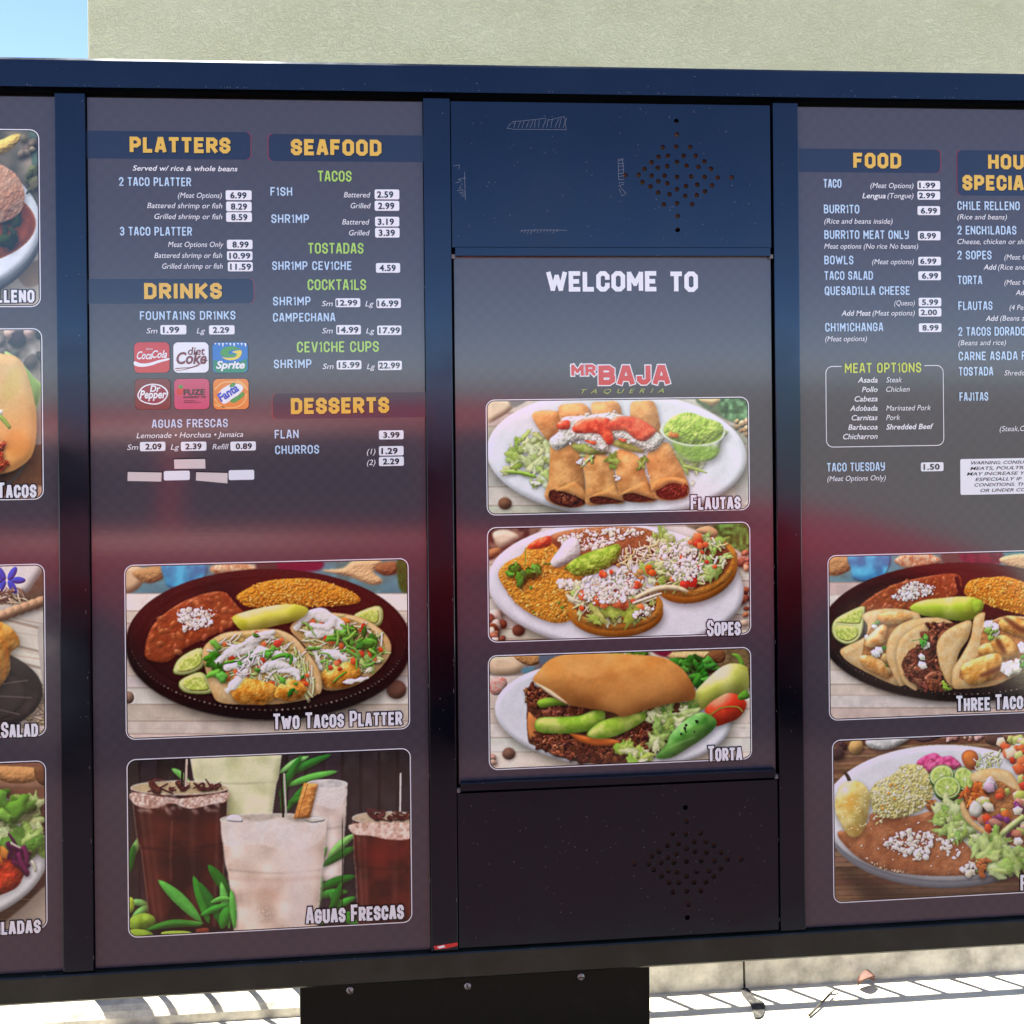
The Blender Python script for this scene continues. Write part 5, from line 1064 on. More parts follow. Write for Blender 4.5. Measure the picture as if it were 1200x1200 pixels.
c.blob([(208, 300), (250, 330), (380, 390), (600, 450), (620, 500), (420, 500), (230, 430)], (206, 130, 76), bump=20)
c.meat([(210, 200), (290, 200), (320, 250), (230, 280)], 34, 17); c.meat([(280, 280), (460, 280), (470, 310), (340, 330), (270, 310)], 26, 24, ((110, 58, 40), (140, 80, 56), (84, 42, 32)))
c.meat([(206, 410), (260, 390), (400, 400), (580, 430), (600, 480), (480, 505), (330, 470), (230, 436)], 90, 20); c.meat([(570, 400), (660, 340), (730, 340), (740, 420), (720, 486), (640, 470)], 60, 22)
c.blob([(380, 385), (460, 400), (560, 410), (590, 430), (500, 440), (420, 420)], (206, 110, 50), bump=14, spec=.2, shadow=(2, 5, 5, .4))
c.lettuce([(690, 300), (760, 280), (890, 260), (880, 320), (800, 380), (760, 450), (720, 440), (740, 360)], 46, 34, ((150, 180, 90), (196, 210, 140), (110, 146, 60), (222, 226, 176))); c.lettuce([(600, 440), (660, 440), (730, 490), (640, 512)], 14, 30, ((190, 214, 100), (226, 230, 180), (150, 190, 70)))
c.blob([(236, 340), (260, 320), (330, 318), (420, 312), (480, 290), (524, 296), (520, 340), (470, 372), (380, 386), (270, 384), (240, 370)], (146, 188, 60), (196, 208, 110), vary=(.05, 30), bump=40, bk=.7, shadow=(3, 8, 8, .45), edge=((80, 140, 36), 7, .6))
c.blob([(450, 390), (500, 340), (580, 316), (680, 300), (694, 326), (640, 364), (560, 400), (490, 408)], (156, 192, 66), (200, 212, 116), vary=(.05, 30), bump=34, bk=.7, shadow=(3, 8, 8, .45), edge=((84, 140, 36), 7, .6))
c.blob([(246, 254), (290, 238), (350, 246), (366, 270), (320, 272), (262, 280)], (140, 180, 60), bump=20, shadow=(3, 6, 6, .4))
c.blob([(735, 486), (780, 430), (800, 386), (860, 330), (920, 300), (975, 320), (986, 350), (950, 392), (880, 440), (800, 486)], (70, 132, 50), (108, 162, 76), vary=(.05, 40), bump=70, bk=.85, shadow=(4, 10, 12, .5), spec=.25); c.dice([(830, 330), (930, 330), (900, 380), (840, 390)], 7, 7, ((30, 40, 20),)); c.blob(ribbon([(735, 482), (800, 440), (900, 400)], 3, 3, 8), (150, 196, 120), soft=2, alpha=.7)
c.blob([(228, 168), (250, 130), (300, 80), (380, 58), (520, 55), (680, 62), (780, 78), (850, 124), (892, 190), (900, 226), (880, 250), (800, 262), (700, 288), (600, 318), (560, 300), (450, 282), (370, 266), (320, 240), (280, 200)], (206, 138, 74), (222, 160, 96), vary=(.02, 60), bump=110, bk=.75, rough=(1.6, 44), shadow=(4, 16, 16, .5), grad=((188, 112, 52), .35, .35))
c.blob([(480, 225), (580, 160), (700, 140), (800, 150), (860, 200), (780, 240), (680, 262), (600, 300), (560, 290)], (222, 156, 92), soft=16, alpha=.5); c.blob(ribbon([(380, 140), (450, 170), (560, 150), (660, 110)], 6, 3, 14), (166, 98, 46), soft=5, alpha=.45); c.blob(ribbon([(350, 240), (400, 200), (430, 150)], 6, 3, 12), (172, 104, 52), soft=5, alpha=.45); c.blob([(330, 90), (450, 74), (560, 80), (520, 110), (380, 120)], (232, 174, 114), soft=14, alpha=.6)
c.blob([(236, 176), (300, 206), (370, 262), (330, 246), (280, 214)], (236, 208, 170), bump=8)
photo(c, ((573.5, 768), (878, 762.5), (575.5, 900.5)), P3)
title('TORTA', 829.5, 870, 892.6, 18.4, P3)
# ---- three taco platter (the photo runs on past the edge of the picture)
c = Cv(950, 630, 4.8, 964, 640, 1320, 852, 16)
c.fill((216, 198, 186))
c.blob([(60, 60), (1800, 60), (1800, 252), (60, 252)], (100, 168, 186), (80, 120, 120), smooth=False, vary=(.2, 80))
c.blob([(100, 110), (220, 100), (225, 180), (110, 215)], (180, 144, 100), bump=36, rough=(4, 18), soft=2); c.blob([(220, 80), (440, 80), (430, 200), (370, 250), (250, 240), (230, 190)], (26, 136, 190), (70, 184, 222), vary=(.1, 50), bump=16, soft=2); c.blob([(470, 130), (540, 90), (650, 88), (740, 130), (640, 170), (540, 175)], (232, 204, 170), (170, 110, 80), vary=(.15, 14), bump=26)
c.blob([(740, 70), (860, 70), (850, 140), (750, 150)], (80, 74, 70), soft=3); c.blob([(860, 60), (1060, 60), (1060, 150), (860, 140)], (130, 40, 70), (90, 24, 50), soft=3, vary=(.1, 30)); c.blob([(1060, 120), (1200, 90), (1500, 100), (1400, 180), (1150, 170)], (226, 184, 140), bump=24, rough=(2, 9))
c.wood(252, 1100, 60, 1800, 84, WHITE_WOOD)
black_platter(c, 860, 520, 800, 380)
bean_pool(c, [(250, 420), (330, 340), (480, 260), (680, 214), (820, 205), (850, 260), (800, 340), (640, 400), (440, 420), (320, 430)], 70)
c.crumbs([(460, 340), (520, 270), (580, 250), (670, 270), (680, 310), (600, 340), (560, 360), (500, 350)], 130, 12); c.crumbs([(660, 260), (710, 280), (690, 320), (660, 320)], 8, 7)
rp = [(865, 290), (900, 240), (1000, 225), (1100, 220), (1200, 250), (1340, 300), (1380, 380), (1300, 440), (1180, 430), (1000, 380), (880, 330)]
c.blob(rp, (216, 140, 44), bump=60, bk=.6, rough=(5, 14), shadow=(4, 10, 10, .4)); c.grains(rp, 360, 26, 11, ((240, 178, 74), (228, 152, 54), (246, 196, 104), (206, 124, 40)))
c.blob(ribbon([(820, 220), (860, 330), (1000, 400), (1300, 470)], 22, 14, 24), (44, 22, 22), bump=14)
c.blob([(560, 388), (620, 356), (720, 342), (860, 330), (945, 345), (972, 390), (940, 440), (880, 470), (760, 460), (640, 440), (580, 420)], (172, 196, 60), (196, 212, 96), vary=(.05, 50), bump=90, bk=.8, shadow=(6, 16, 16, .5), spec=.3); c.blob([(910, 360), (960, 350), (972, 395), (940, 430), (915, 410)], (150, 186, 60), bump=22, shadow=(2, 4, 5, .3))
c.lime([(120, 510), (150, 450), (290, 385), (305, 430), (280, 560), (210, 602), (140, 570)], [(140, 480), (170, 450), (284, 402), (284, 470), (260, 486), (160, 480)]); c.blob([(140, 500), (200, 498), (264, 510), (262, 556), (210, 584), (152, 560)], (188, 208, 92), (212, 222, 130), vary=(.08, 10), bump=10)
# chicken taco
c.tortilla([(165, 640), (200, 610), (300, 560), (320, 500), (290, 440), (340, 410), (440, 398), (560, 410), (620, 450), (600, 620), (520, 800), (500, 835), (400, 800), (280, 740), (200, 690)], thick=20)
p = [(300, 600), (330, 520), (400, 440), (540, 430), (480, 520), (440, 640), (460, 790), (300, 720)]
c.blob(p, (176, 120, 70), rough=(4, 18)); c.dice(p, 16, 24, ((96, 150, 60), (236, 236, 220), (226, 190, 130), (180, 110, 60)))
for q in ([(375, 440), (440, 416), (560, 430), (560, 460), (480, 490), (400, 480)], [(300, 600), (340, 540), (400, 490), (430, 510), (410, 600), (350, 620)], [(275, 690), (300, 660), (400, 690), (440, 770), (420, 790), (320, 740)]):
    c.blob(q, (220, 150, 80), (236, 186, 126), vary=(.06, 24), bump=44, bk=.8, rough=(1.6, 16), shadow=(4, 10, 10, .45), spec=.2)
c.dice([(340, 620), (400, 630), (390, 660), (350, 650)], 3, 28, ((244, 244, 236),))
# beef taco
c.tortilla([(425, 660), (440, 560), (500, 490), (600, 455), (720, 450), (800, 480), (840, 560), (800, 700), (800, 850), (640, 856), (540, 830), (500, 830), (450, 740)], thick=22)
c.tortilla([(480, 660), (500, 580), (560, 520), (660, 478), (760, 470), (700, 560), (620, 640), (560, 720), (600, 856), (530, 820), (494, 740)], thick=12)
p = [(510, 720), (560, 640), (640, 580), (680, 500), (780, 480), (840, 500), (760, 600), (720, 720), (780, 850), (660, 850), (570, 800)]
c.blob(p, (96, 50, 34), rough=(5, 18)); c.meat(p, 64, 34, ((126, 68, 46), (96, 48, 34), (156, 92, 64), (70, 34, 26)))
c.dice([(620, 580), (670, 590), (690, 720), (620, 720)], 4, 30, ((240, 238, 228),)); c.leaves([(600, 540), (660, 540), (660, 600), (620, 600)], 5, 20, CILA); c.blob(ribbon([(570, 580), (620, 570), (650, 540)], 3, 3, 6), (90, 150, 60)); c.leaves([(700, 820), (780, 820), (780, 850), (700, 850)], 4, 22, ((150, 176, 70),))
# grilled taco
c.tortilla([(710, 640), (720, 570), (780, 510), (900, 465), (890, 560), (830, 660), (800, 830), (740, 760)], thick=18)
c.tortilla([(800, 840), (800, 740), (850, 660), (900, 560), (920, 450), (980, 420), (984, 480), (1100, 440), (1300, 460), (1500, 520), (1560, 640), (1400, 760), (1200, 760), (1040, 830), (860, 850)], thick=20)
p = [(850, 800), (860, 720), (940, 660), (980, 500), (1150, 450), (1320, 500), (1440, 600), (1340, 700), (1180, 740), (1060, 800)]
c.blob(p, (190, 130, 80), rough=(4, 18))
for q in ([(1060, 470), (1120, 440), (1220, 480), (1300, 560), (1230, 570), (1130, 540), (1070, 510)], [(945, 640), (970, 600), (1060, 590), (1080, 660), (1000, 670)], [(1010, 580), (1100, 550), (1180, 650), (1080, 680)], [(845, 730), (900, 690), (1040, 650), (1080, 690), (1060, 770), (960, 820), (880, 820)], [(1200, 600), (1330, 560), (1400, 620), (1280, 690)]):
    c.blob(q, (222, 152, 70), (236, 182, 110), vary=(.06, 24), bump=50, bk=.8, rough=(1.6, 16), shadow=(4, 10, 10, .45), spec=.2)
for q in ([(1080, 455), (1110, 450), (1180, 500), (1160, 520)], [(1036, 580), (1060, 568), (1100, 640), (1080, 650)], [(940, 780), (1000, 745), (1070, 720), (1060, 750), (980, 784)], [(1160, 520), (1200, 500), (1260, 560)]): c.blob(q, (104, 50, 28), soft=3, alpha=.85)
c.dice([(1000, 490), (1080, 490), (1070, 550), (1010, 550)], 3, 34, ((246, 246, 240),)); c.dice([(1090, 680), (1190, 680), (1170, 750), (1100, 760)], 6, 40, ((246, 246, 240), (232, 232, 222))); c.dice([(1150, 600), (1200, 600), (1200, 640), (1160, 640)], 2, 30, ((246, 246, 240),)); c.leaves([(990, 520), (1060, 510), (1050, 560), (1000, 570)], 6, 18, ((130, 170, 80),)); c.leaves([(1170, 650), (1210, 650), (1210, 740), (1180, 740)], 6, 24, CILA)
photo(c, ((971, 652), (1276, 646), (974.5, 842.5)), P4)
title('THREE TACOS PLATTER', 1120.5, 1268, 834, 18.6, P4)

# ---- fajitas
c = Cv(950, 840, 4.8, 968, 852, 1324, 1068, 17)
c.fill((110, 82, 62)); c.wood(80, 1100, 100, 1800, 26, BROWN_WOOD, (60, 42, 32), -.02)
c.pebbles([(120, 130), (210, 130), (200, 200), (130, 230)], 5, 30, ((70, 50, 50), (90, 60, 60))); c.blob([(216, 190), (225, 140), (280, 130), (294, 175), (260, 212)], (206, 164, 106), bump=40, shadow=(4, 8, 8, .5)); c.blob([(314, 130), (420, 110), (560, 112), (500, 160), (420, 188), (330, 172)], (222, 222, 220), (200, 200, 198), bump=30, rough=(2, 20), shadow=(4, 10, 10, .5)); c.blob([(575, 120), (700, 100), (760, 105), (640, 145)], (90, 70, 76), bump=20)
c.pebbles([(760, 110), (840, 105), (830, 140), (770, 135)], 7, 16, ((226, 180, 170), (206, 150, 140))); c.pebbles([(860, 100), (980, 100), (970, 130), (870, 128)], 8, 15, ((226, 180, 170), (206, 150, 140))); c.blob(ell(1040, 130, 60, 34), (90, 66, 56), bump=30)
c.blob([(140, 820), (400, 940), (800, 1000), (1400, 930), (1500, 1040), (400, 1060), (280, 1000)], (40, 34, 28), soft=18, alpha=.75)
c.blob(ell(760, 580, 680, 385, 0, 60), (190, 196, 210), bump=30, soft=1); c.plate(760, 540, 690, 382, 0, (232, 234, 242), .9, 6)
c.blob([(595, 262), (640, 220), (700, 204), (740, 225), (790, 220), (850, 275), (800, 300), (700, 310), (640, 320)], (206, 70, 130), (226, 110, 160), vary=(.08, 20), bump=30, rough=(4, 20), shadow=(4, 10, 10, .4))
bp = [(150, 650), (200, 640), (320, 600), (350, 540), (560, 560), (700, 530), (760, 640), (860, 700), (980, 840), (960, 880), (800, 895), (600, 890), (420, 860), (280, 800), (180, 710)]
c.blob(bp, (158, 100, 66), (176, 118, 82), vary=(.04, 40), bump=40, bk=.5, rough=(2.5, 26), shadow=(3, 8, 10, .35), spec=.12); c.crumbs([(260, 770), (420, 840), (600, 880), (420, 870)], 24, 7, ((226, 200, 176), (206, 170, 140)))
RW = ((226, 222, 158), (238, 236, 190), (210, 200, 124), (244, 242, 214))
rp = [(330, 440), (370, 370), (470, 320), (520, 275), (610, 270), (670, 330), (690, 430), (640, 510), (560, 550), (470, 570), (400, 560), (350, 520)]
c.blob(rp, (214, 206, 134), bump=90, bk=.5, rough=(6, 16), shadow=(6, 14, 14, .4)); c.grains(rp, 420, 30, 11, RW); c.grains([(340, 520), (440, 540), (420, 600), (360, 610)], 24, 26, 10, RW); c.dice([(440, 380), (560, 380), (500, 440), (380, 550)], 10, 10, ((226, 170, 80),)); c.meat([(650, 460), (700, 460), (690, 520), (655, 510)], 8, 18, ((176, 110, 60),))
c.blob(ribbon([(220, 362), (205, 330), (186, 308)], 22, 16), (70, 60, 40), bump=10)
c.blob([(140, 470), (165, 390), (220, 360), (290, 372), (330, 430), (328, 520), (310, 610), (270, 668), (220, 672), (170, 600), (142, 540)], (222, 194, 108), (240, 222, 150), vary=(.06, 30), bump=100, bk=.75, shadow=(6, 14, 14, .45), spec=.25); c.blob(ell(215, 480, 44, 40, 0, 14, .2, c.r), (226, 160, 60), soft=10, alpha=.75); c.blob(ell(240, 640, 60, 26), (206, 150, 70), soft=10, alpha=.6)
for _ in range(40): c.blob(ell(c.r.uniform(160, 310), c.r.uniform(400, 640), c.r.uniform(3, 7), c.r.uniform(3, 6), 0, 7), (250, 240, 190), alpha=.6)
def lime_round(cx, cy, rx, ry, rot=0):
    c.blob(ell(cx+4, cy+18, rx, ry, rot), (46, 84, 34), bump=16, shadow=(5, 12, 12, .45)); c.blob(ell(cx, cy, rx, ry, rot), (110, 160, 60)); c.blob(ell(cx, cy, rx*.92, ry*.92, rot), (222, 232, 190)); c.blob(ell(cx, cy, rx*.84, ry*.84, rot), (170, 202, 92), (192, 216, 120), vary=(.08, 12), bump=10)
    for k in range(9): t = R(40*k+rot); c.blob(ribbon([(cx, cy), (cx+math.cos(t)*rx*.84, cy+math.sin(t)*ry*.84)], 3, 3), (222, 234, 190), smooth=False, alpha=.7)
    c.blob(ell(cx, cy, rx*.1, ry*.1), (236, 240, 214))
lime_round(736, 330, 70, 60, -20); lime_round(868, 350, 58, 74, -30); lime_round(768, 396, 76, 66, 0)
c.blob([(850, 220), (880, 188), (930, 200), (944, 260), (920, 300), (870, 280)], (206, 120, 60), bump=40, edge=((150, 60, 50), 8, .6), shadow=(4, 8, 8, .4)); c.shreds([(920, 240), (1060, 180), (1080, 280), (940, 310)], 40, 60, 10, ((216, 226, 170), (236, 240, 210), (190, 206, 130)))
c.tortilla([(900, 330), (1000, 290), (1120, 310), (1200, 400), (1400, 480), (1400, 600), (1180, 460), (960, 400)], thick=20); c.dice([(1030, 150), (1200, 100), (1460, 160), (1460, 420), (1200, 420), (1140, 260)], 90, 36, TOM+((236, 200, 170), (196, 206, 120), (246, 240, 226)))
c.lettuce([(700, 560), (740, 490), (850, 470), (900, 640), (840, 690), (760, 690), (730, 620)], 34, 52, ((180, 210, 120), (206, 224, 160), (150, 190, 90)))
c.tortilla([(840, 500), (870, 470), (900, 560), (960, 620), (1040, 660), (1030, 700), (940, 640), (870, 580)], thick=14)
p = [(860, 460), (900, 400), (980, 380), (1060, 360), (1180, 420), (1460, 480), (1460, 760), (1200, 740), (1080, 700), (960, 610), (880, 520)]
c.blob(p, (176, 120, 76), rough=(5, 20)); c.meat([(860, 440), (980, 390), (980, 470), (900, 500)], 20, 34, ((206, 116, 50), (186, 90, 36))); c.dice(p, 80, 34, ((226, 92, 52), (236, 200, 170), (200, 130, 110), (176, 190, 100), (120, 50, 110), (240, 232, 214), (206, 110, 60)))
c.dice([(990, 360), (1050, 360), (1050, 400), (1000, 410)], 4, 34, ((206, 176, 196), (226, 206, 216))); c.blob([(890, 520), (920, 470), (966, 510), (950, 560), (910, 560)], (214, 214, 204), bump=24, shadow=(3, 6, 6, .4)); c.blob([(1000, 590), (1030, 570), (1080, 600), (1050, 640)], (176, 124, 110), bump=30, shadow=(3, 6, 6, .4)); c.blob(ribbon([(1030, 710), (1100, 640), (1200, 560)], 20, 30, 50), (206, 222, 160), (180, 204, 120), bump=30, shadow=(4, 10, 10, .4)); c.dice([(1070, 690), (1130, 690), (1130, 740), (1080, 740)], 3, 36, ((222, 96, 60),))
c.lettuce([(890, 700), (1000, 660), (1200, 760), (1460, 780), (1300, 850), (1000, 870), (980, 780)], 46, 64, ((186, 214, 126), (214, 230, 170), (156, 196, 96)))
c.crumbs([(410, 690), (520, 640), (700, 650), (690, 720), (660, 780), (600, 810), (540, 790), (430, 740)], 110, 17); c.crumbs([(700, 680), (800, 690), (790, 740), (730, 750)], 20, 15); c.crumbs([(850, 860), (900, 810), (935, 850), (900, 890)], 16, 18); c.crumbs([(740, 740), (860, 740), (840, 800), (750, 800)], 5, 15); c.crumbs(bp, 26, 6, ((226, 210, 190),)); c.meat([(930, 810), (1000, 810), (990, 880), (940, 880)], 6, 30, ((176, 106, 60),))
photo(c, ((976, 867), (1280, 859), (980, 1056.5)), P4)
title('FAJITAS', 1196, 1256, 1044, 18.6, P4)

# ---- left panel: four photos, the right-hand ends in view
def left(y0, y1, seed): return Cv(0, 0, 1, -290, y0, 62, y1, seed)
c = left(140, 370, 21); c.fill((150, 142, 134)); c.blob([(-290, 140), (60, 140), (60, 260), (-290, 200)], (104, 104, 96), (140, 130, 120), smooth=False, vary=(.2, 20))
c.blob([(-290, 290), (60, 290), (60, 370), (-290, 370)], (196, 188, 178), smooth=False, vary=(.06, 16)); c.blob([(20, 318), (46, 305), (48, 330), (30, 336)], (150, 130, 110), soft=2)
c.blob([(34, 150), (50, 150), (50, 200), (40, 205)], (84, 104, 96), soft=2, vary=(.2, 8)); c.blob([(-30, 168), (0, 164), (14, 158), (25, 158), (20, 168), (8, 178), (-10, 182)], (226, 190, 110), bump=10, rough=(1, 3)); c.pebbles([(18, 160), (40, 160), (40, 190), (20, 180)], 8, 6, ((130, 120, 108), (100, 96, 90)))
c.blob(ell(-100, 270, 150, 94, 0, 50), (190, 198, 214), bump=8); c.plate(-100, 263, 148, 90, 0, (222, 230, 246), .84, 2)
c.blob(ell(-88, 262, 130, 56, 0, 40, 0), (150, 78, 40), (122, 60, 32), vary=(.08, 14), bump=8, spec=.1, edge=((200, 120, 70), 4, .6))
c.leaves([(6, 254), (22, 256), (16, 285), (0, 296)], 8, 9, ((34, 50, 30), (60, 76, 44))); c.leaves([(28, 205), (46, 202), (44, 220), (30, 228)], 6, 9, ((90, 96, 66), (70, 76, 50)))
c.blob([(-200, 240), (-150, 204), (-80, 190), (-20, 186), (2, 193), (20, 206), (29, 228), (22, 250), (-4, 262), (-80, 276), (-180, 272)], (196, 158, 138), (176, 130, 108), vary=(.06, 8), bump=30, bk=.5, rough=(1.2, 5), shadow=(2, 6, 6, .5)); c.crumbs([(-150, 210), (-60, 205), (-60, 250), (-150, 250)], 80, 3)
photo(c, ((-262, 153), (43.5, 151.5), (-262, 358.5)), P1); title('CHILE RELLENO', -72, 40.5, 355, 18, P1)
c = left(376, 600, 22); c.fill((176, 168, 160)); c.blob([(-290, 376), (60, 376), (60, 450), (-290, 450)], (190, 184, 180), (120, 110, 104), smooth=False, vary=(.2, 14)); c.pebbles([(-280, 385), (48, 385), (48, 440), (-280, 440)], 70, 8, ((200, 180, 164), (60, 56, 58), (120, 116, 120), (90, 84, 84)))
c.blob([(-290, 540), (60, 520), (60, 600), (-290, 600)], (128, 92, 70), (110, 76, 56), smooth=False, vary=(.08, 6)); c.blob([(30, 570), (60, 576), (60, 600), (-20, 600)], (206, 160, 140), soft=2)
c.blob(ell(-110, 500, 150, 84, 0, 40), (34, 32, 34), bump=8, shadow=(3, 6, 6, .5)); c.blob(ribbon([(34, 520), (24, 552), (0, 572), (-30, 580)], 3, 3), (90, 90, 92))
c.blob([(5, 412), (24, 424), (40, 442), (49, 452), (45, 474), (40, 478), (20, 450)], (150, 196, 90), (176, 212, 120), bump=10, edge=((206, 226, 160), 3, .6))
c.tortilla([(-170, 470), (-120, 420), (-40, 408), (0, 414), (22, 420), (35, 448), (43, 490), (39, 530), (22, 548), (0, 556), (-60, 570), (-150, 560)], (226, 206, 150), 6, grad=((222, 150, 90), .1, .9)); c.blob(ell(14, 450, 10, 22, 20), (206, 176, 96), soft=6, alpha=.6); c.blob(ell(20, 520, 16, 16), (222, 140, 70), soft=8, alpha=.7)
c.meat([(-120, 470), (-20, 470), (6, 520), (10, 548), (-40, 556), (-120, 540)], 90, 8, ((176, 64, 34), (206, 92, 50), (140, 44, 26))); c.blob(ribbon([(-30, 470), (-8, 482), (3, 484)], 8, 8), (236, 236, 222), bump=6); c.blob(ribbon([(-10, 484), (2, 490), (12, 502)], 3, 4, 7), (140, 176, 80), bump=4); c.leaves([(-100, 480), (-10, 480), (-20, 520), (-90, 520)], 20, 8, CILA)
photo(c, ((-262, 389), (47, 386.5), (-262, 589)), P1); title('TACOS', -3, 42.8, 584, 18.4, P1)
c = left(652, 882, 23); c.fill((206, 198, 190)); c.wood(652, 890, -290, 62, 22, WHITE_WOOD, slope=.25)
c.blob([(-290, 652), (60, 652), (60, 706), (-290, 720)], (120, 104, 88), (90, 76, 64), smooth=False, vary=(.2, 12)); c.blob([(-60, 652), (48, 652), (40, 684), (20, 700), (-40, 704)], (226, 224, 220), bump=10)
for k in range(6): c.blob(ell(8+13*math.cos(R(60*k)), 680+9*math.sin(R(60*k)), 9, 4, 60*k, 12), (44, 84, 190), bump=3)
c.shreds([(-60, 692), (30, 690), (30, 706), (-60, 708)], 60, 14, 2, ((206, 190, 160), (120, 100, 80)))
for k in range(14): c.blob(ell(54-9*k, 703+3.2*k, 9, 6, -40), c.j((206, 164, 130), 8), bump=8, shadow=(1, 3, 3, .4))
c.blob([(44, 740), (56, 736), (56, 800), (50, 800)], (190, 180, 172), soft=1); c.shreds([(30, 800), (54, 800), (54, 862), (30, 862)], 60, 16, 1.6, ((206, 190, 150), (150, 130, 100)))
c.blob(ell(-90, 810, 140, 62, 0, 40), (40, 32, 32), (66, 54, 54), vary=(.1, 30), bump=8, shadow=(3, 6, 6, .5)); c.blob(ell(-90, 812, 122, 48, 0, 40), (58, 48, 48), edge=((24, 18, 18), 4, .7))
for k in range(10): t = R(-60+22*k); c.blob(ribbon([(-90+80*math.cos(t), 812+32*math.sin(t)), (-90+128*math.cos(t), 812+54*math.sin(t))], 2, 2), (110, 98, 96), smooth=False, alpha=.6)
c.blob([(-180, 740), (-120, 720), (-60, 732), (-20, 724), (8, 732), (20, 744), (23, 756), (12, 766), (10, 790), (-20, 815), (-120, 820), (-170, 790)], (222, 146, 62), (236, 178, 100), vary=(.06, 10), bump=26, rough=(1.4, 8), shadow=(2, 5, 5, .4), spec=.15); c.lettuce([(-150, 725), (-20, 725), (-30, 755), (-140, 755)], 40, 12); c.crumbs([(-130, 715), (-40, 715), (-40, 740), (-130, 740)], 80, 4); c.blob(ribbon([(0, 745), (8, 765), (4, 795)], 2, 2, 4), (190, 110, 40), soft=1.5, alpha=.6)
photo(c, ((-260, 668), (50, 665), (-260, 872)), P1); title('TACO SALAD', -40, 44.8, 866.4, 18.4, P1)
c = left(886, 1114, 24); c.fill((150, 118, 92)); c.wood(880, 1120, -290, 62, 20, BROWN_WOOD); c.blob([(-20, 900), (20, 898), (48, 902), (44, 914), (10, 918)], (206, 150, 100), bump=8, rough=(1, 5)); c.blob([(40, 900), (54, 900), (54, 920), (44, 916)], (120, 84, 60), bump=6); c.blob([(30, 1060), (58, 1040), (58, 1110), (-20, 1110)], (214, 196, 180), soft=2)
c.plate(-110, 1000, 166, 92, 0, (232, 232, 236), .86, 2)
c.blob([(-220, 1000), (-120, 960), (-20, 980), (24, 1010), (26, 1030), (8, 1046), (-60, 1062), (-180, 1050)], (206, 84, 44), (190, 62, 34), vary=(.08, 8), bump=14, rough=(2, 7), spec=.2, shadow=(1, 3, 4, .3)); c.crumbs([(-180, 1000), (-60, 990), (-40, 1030), (-160, 1035)], 90, 4)
c.lettuce([(-60, 950), (0, 938), (40, 942), (52, 970), (48, 995), (20, 1000), (-20, 990)], 46, 16, ((140, 180, 80), (180, 206, 120), (206, 222, 160), (100, 150, 60))); c.leaves([(-40, 935), (10, 934), (40, 945), (0, 960)], 14, 14, ((110, 160, 60), (80, 130, 44))); c.shreds([(0, 975), (30, 990), (42, 1015), (20, 1020)], 14, 26, 6, ((110, 40, 84), (90, 26, 70), (214, 206, 190)), ang=(50, 30)); c.dice([(-10, 985), (5, 985), (4, 1010), (-6, 1010)], 4, 8, ((226, 140, 60),))
photo(c, ((-258, 901), (51.5, 898), (-258, 1103)), P1); title('ENCHILADAS', -42, 47.8, 1098, 18.6, P1)
# ------------------------------------------------------------------ wear on the board
M_SCR = mat('scratched_paint', (.16, .18, .20), .5)
rs = random.Random(3)
def scratch(lines, parent, y, w_=.0006, m=None):
    V, F = strokes_mesh([([at(a, b, y) for a, b in L], 0) for L in lines], w_, y-.0003); tag(obj('scratch_marks', V, F, m or M_SCR, parent), kind='stuff')
z = lambda p, ox=600, oy=0, s=3.75: (ox+p[0]/s, oy+p[1]/s)
L = [[z((0, 568)), z((240, 570))]]+[[z((8+18*k, 562)), z((8+18*k+rs.uniform(4, 18), 535-k*1.4))] for k in range(13)]+[[z((0, 535)), z((60, 530)), z((150, 520))], [z((160, 528)), z((230, 512)), z((238, 568))]]
L += [[(594, 150.5), (600, 151)], [(594, 151), (598, 145), (604, 144)]]
scratch(L, T1, SPY)
scratch([[z((466, 700)), z((486, 698)), z((490, 760))], [z((466, 700)), z((468, 790))]]+[[z((468, 706+14*k)), z((492, 702+14*k+rs.uniform(-6, 6)))] for k in range(9)]+[[z((474, 820)), z((500, 850)), z((484, 862)), z((470, 830))]], T1, SPY, .0007)
scratch([[z((36, 1014)), z((120, 1010)), z((242, 1012))]]+[[z((40+14*k, 1030-rs.uniform(0, 12))), z((46+14*k, 1008))] for k in range(12)], T1, SPY, .0007)
q = lambda p: (300+p[0]/3.75, p[1]/3.75)
scratch([[q((866, 730)), q((895, 725)), q((890, 745))], [q((916, 755)), q((920, 880))]]+[[q((890+rs.uniform(-20, 20), 790+8*k)), q((900+rs.uniform(-10, 24), 780+9*k))] for k in range(11)], T1, SPY, .0007)
for P, y, (x0, x1, y0, y1), n in ((T1, SPY, (535, 895, 125, 285), 70), (T2, SPY, (542, 905, 930, 1095), 80)):
    scratch([[(a, b), (a+rs.uniform(-2.2, 2.2), b+rs.uniform(-1.6, 1.6))] for a, b in ((rs.uniform(x0, x1), rs.uniform(y0, y1)) for _ in range(n))], P, y, .0005)
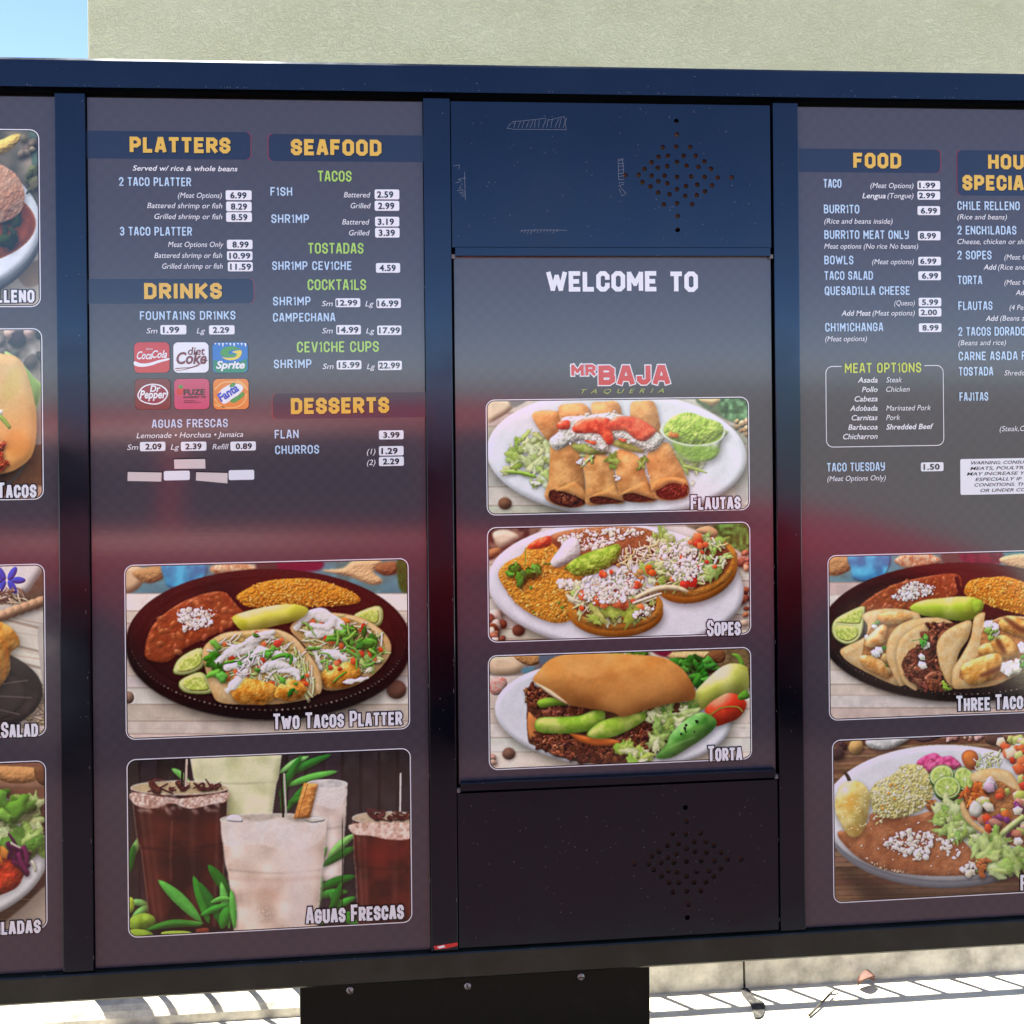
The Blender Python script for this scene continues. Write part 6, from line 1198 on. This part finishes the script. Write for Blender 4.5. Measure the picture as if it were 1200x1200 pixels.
# chipped paint along the lower edge of the top rail and the edges of the posts
def chips(p0, p1, n, y, ln=3):
    out = []
    for _ in range(n):
        t = rs.random(); a = (p0[0]+(p1[0]-p0[0])*t, p0[1]+(p1[1]-p0[1])*t); l = rs.uniform(.5, ln); d = math.hypot(p1[0]-p0[0], p1[1]-p0[1])
        out.append([a, (a[0]+(p1[0]-p0[0])/d*l, a[1]+(p1[1]-p0[1])/d*l)])
    V, F = strokes_mesh([([at(u, v, y) for u, v in L_], 0) for L_ in out], .0007, y); tag(obj('paint_chips', V, F, M_CHIP, board), kind='stuff')
chips((2, 98.5), (1198, 115.2), 60, -.0124, 2.4); chips((2, 1146.5), (1198, 1078.6), 12, -.0045, 3)
for a, b in (((99, 640), (110, 1130)), ((529.5, 640), (535.5, 1105)), ((907, 640), (913.6, 1085)), ((497.5, 300), (504.5, 1100))): chips(a, b, 8, -.0014, 5)
# torn red and white sticker at the foot of the second post
flat('sticker_scrap', [at(a, b, -.002) for a, b in ((508, 1109), (521, 1107), (536, 1104.5), (536.5, 1108.5), (524, 1111.5), (510, 1113))], -.0015, PM['red'], board)
flat('sticker_scrap', [at(a, b, -.002) for a, b in ((512, 1109.8), (520, 1107.6), (522, 1110), (515, 1111.8))], -.0017, PM['white'], board)

# ------------------------------------------------------------------ litter on the ground
lx, ly = gnd(1015, 1158, .0); M_LEAF = mat('dry_leaf', (.05, .013, .007), .7, vary=(60, (.085, .026, .012), .4, .6))
v, f = [], []; n = 8
for i in range(n+1):
    t = i/n; wd = .022*math.sin(math.pi*min(1, t*1.02+.04))**.8
    for s in (-1, 0, 1): v.append((lx-.022+.045*t+s*wd*.3, ly+s*wd*.8, .006+.014*(abs(s))+.016*math.sin(t*2.6)))
f = [[3*i+k, 3*i+k+1, 3*i+k+4, 3*i+k+3] for i in range(n) for k in range(2)]
tag(obj('dry_leaf', v, f, M_LEAF, smooth=True), 'curled red-brown dry leaf lying on the concrete at the foot of the kerb', 'leaf')
M_STAIN = mat('dark_oil_stain', (.012, .012, .012), .8, vary=(90, (.07, .068, .06), .5, .66))
def stain(pts, nm, lab):
    q = spline(pts, 5); o = obj(nm, [(gnd(a, b)[0], gnd(a, b)[1], .0045) for a, b in q], [list(range(len(q)))[::-1]], M_STAIN); tag(o, lab, 'stain'); return o
stain([(866, 1152), (870, 1146), (877, 1150), (876, 1157), (869, 1158)], 'oil_stain', 'small dark stain right at the joint in the kerb')
stain([(868, 1163), (876, 1160), (884, 1170), (896, 1178), (894, 1192), (884, 1194), (880, 1180)], 'oil_stain', 'long dark oil stain on the concrete out from the joint in the kerb')
M_TWIG = mat('grey_twig', (.03, .026, .022), .8)
tw = empty('twig', gnd(955, 1178)+(0,), 'thin dark twig lying across the striped shadow on the concrete', 'twig')
def tube(name, P3, r, m, parent):
    V, F = [], []; n = 6
    for i, p in enumerate(P3):
        d = (P3[min(i+1, len(P3)-1)]-P3[max(i-1, 0)]).normalized(); a = d.orthogonal().normalized(); b = d.cross(a); rr = r*(1-.5*i/len(P3))
        V += [tuple(p+a*rr*math.cos(2*math.pi*k/n)+b*rr*math.sin(2*math.pi*k/n)) for k in range(n)]
    F = [[i*n+k, i*n+(k+1) % n, (i+1)*n+(k+1) % n, (i+1)*n+k] for i in range(len(P3)-1) for k in range(n)]
    return obj(name, V, F, m, parent, True)
tube('stem', [Vector(gnd(a, b, .006)+(.006+h,)) for a, b, h in ((948, 1190, 0), (958, 1181, .002), (967, 1173, .004), (975, 1166, .006))], .003, M_TWIG, tw)
tube('shoot', [Vector(gnd(a, b, .006)+(.007+h,)) for a, b, h in ((966, 1174, .004), (974, 1166, .006), (981, 1163, .009))], .002, M_TWIG, tw)
tube('shoot', [Vector(gnd(a, b, .006)+(.007+h,)) for a, b, h in ((972, 1168, .005), (979, 1170, .008), (983, 1168, .008))], .002, M_TWIG, tw)
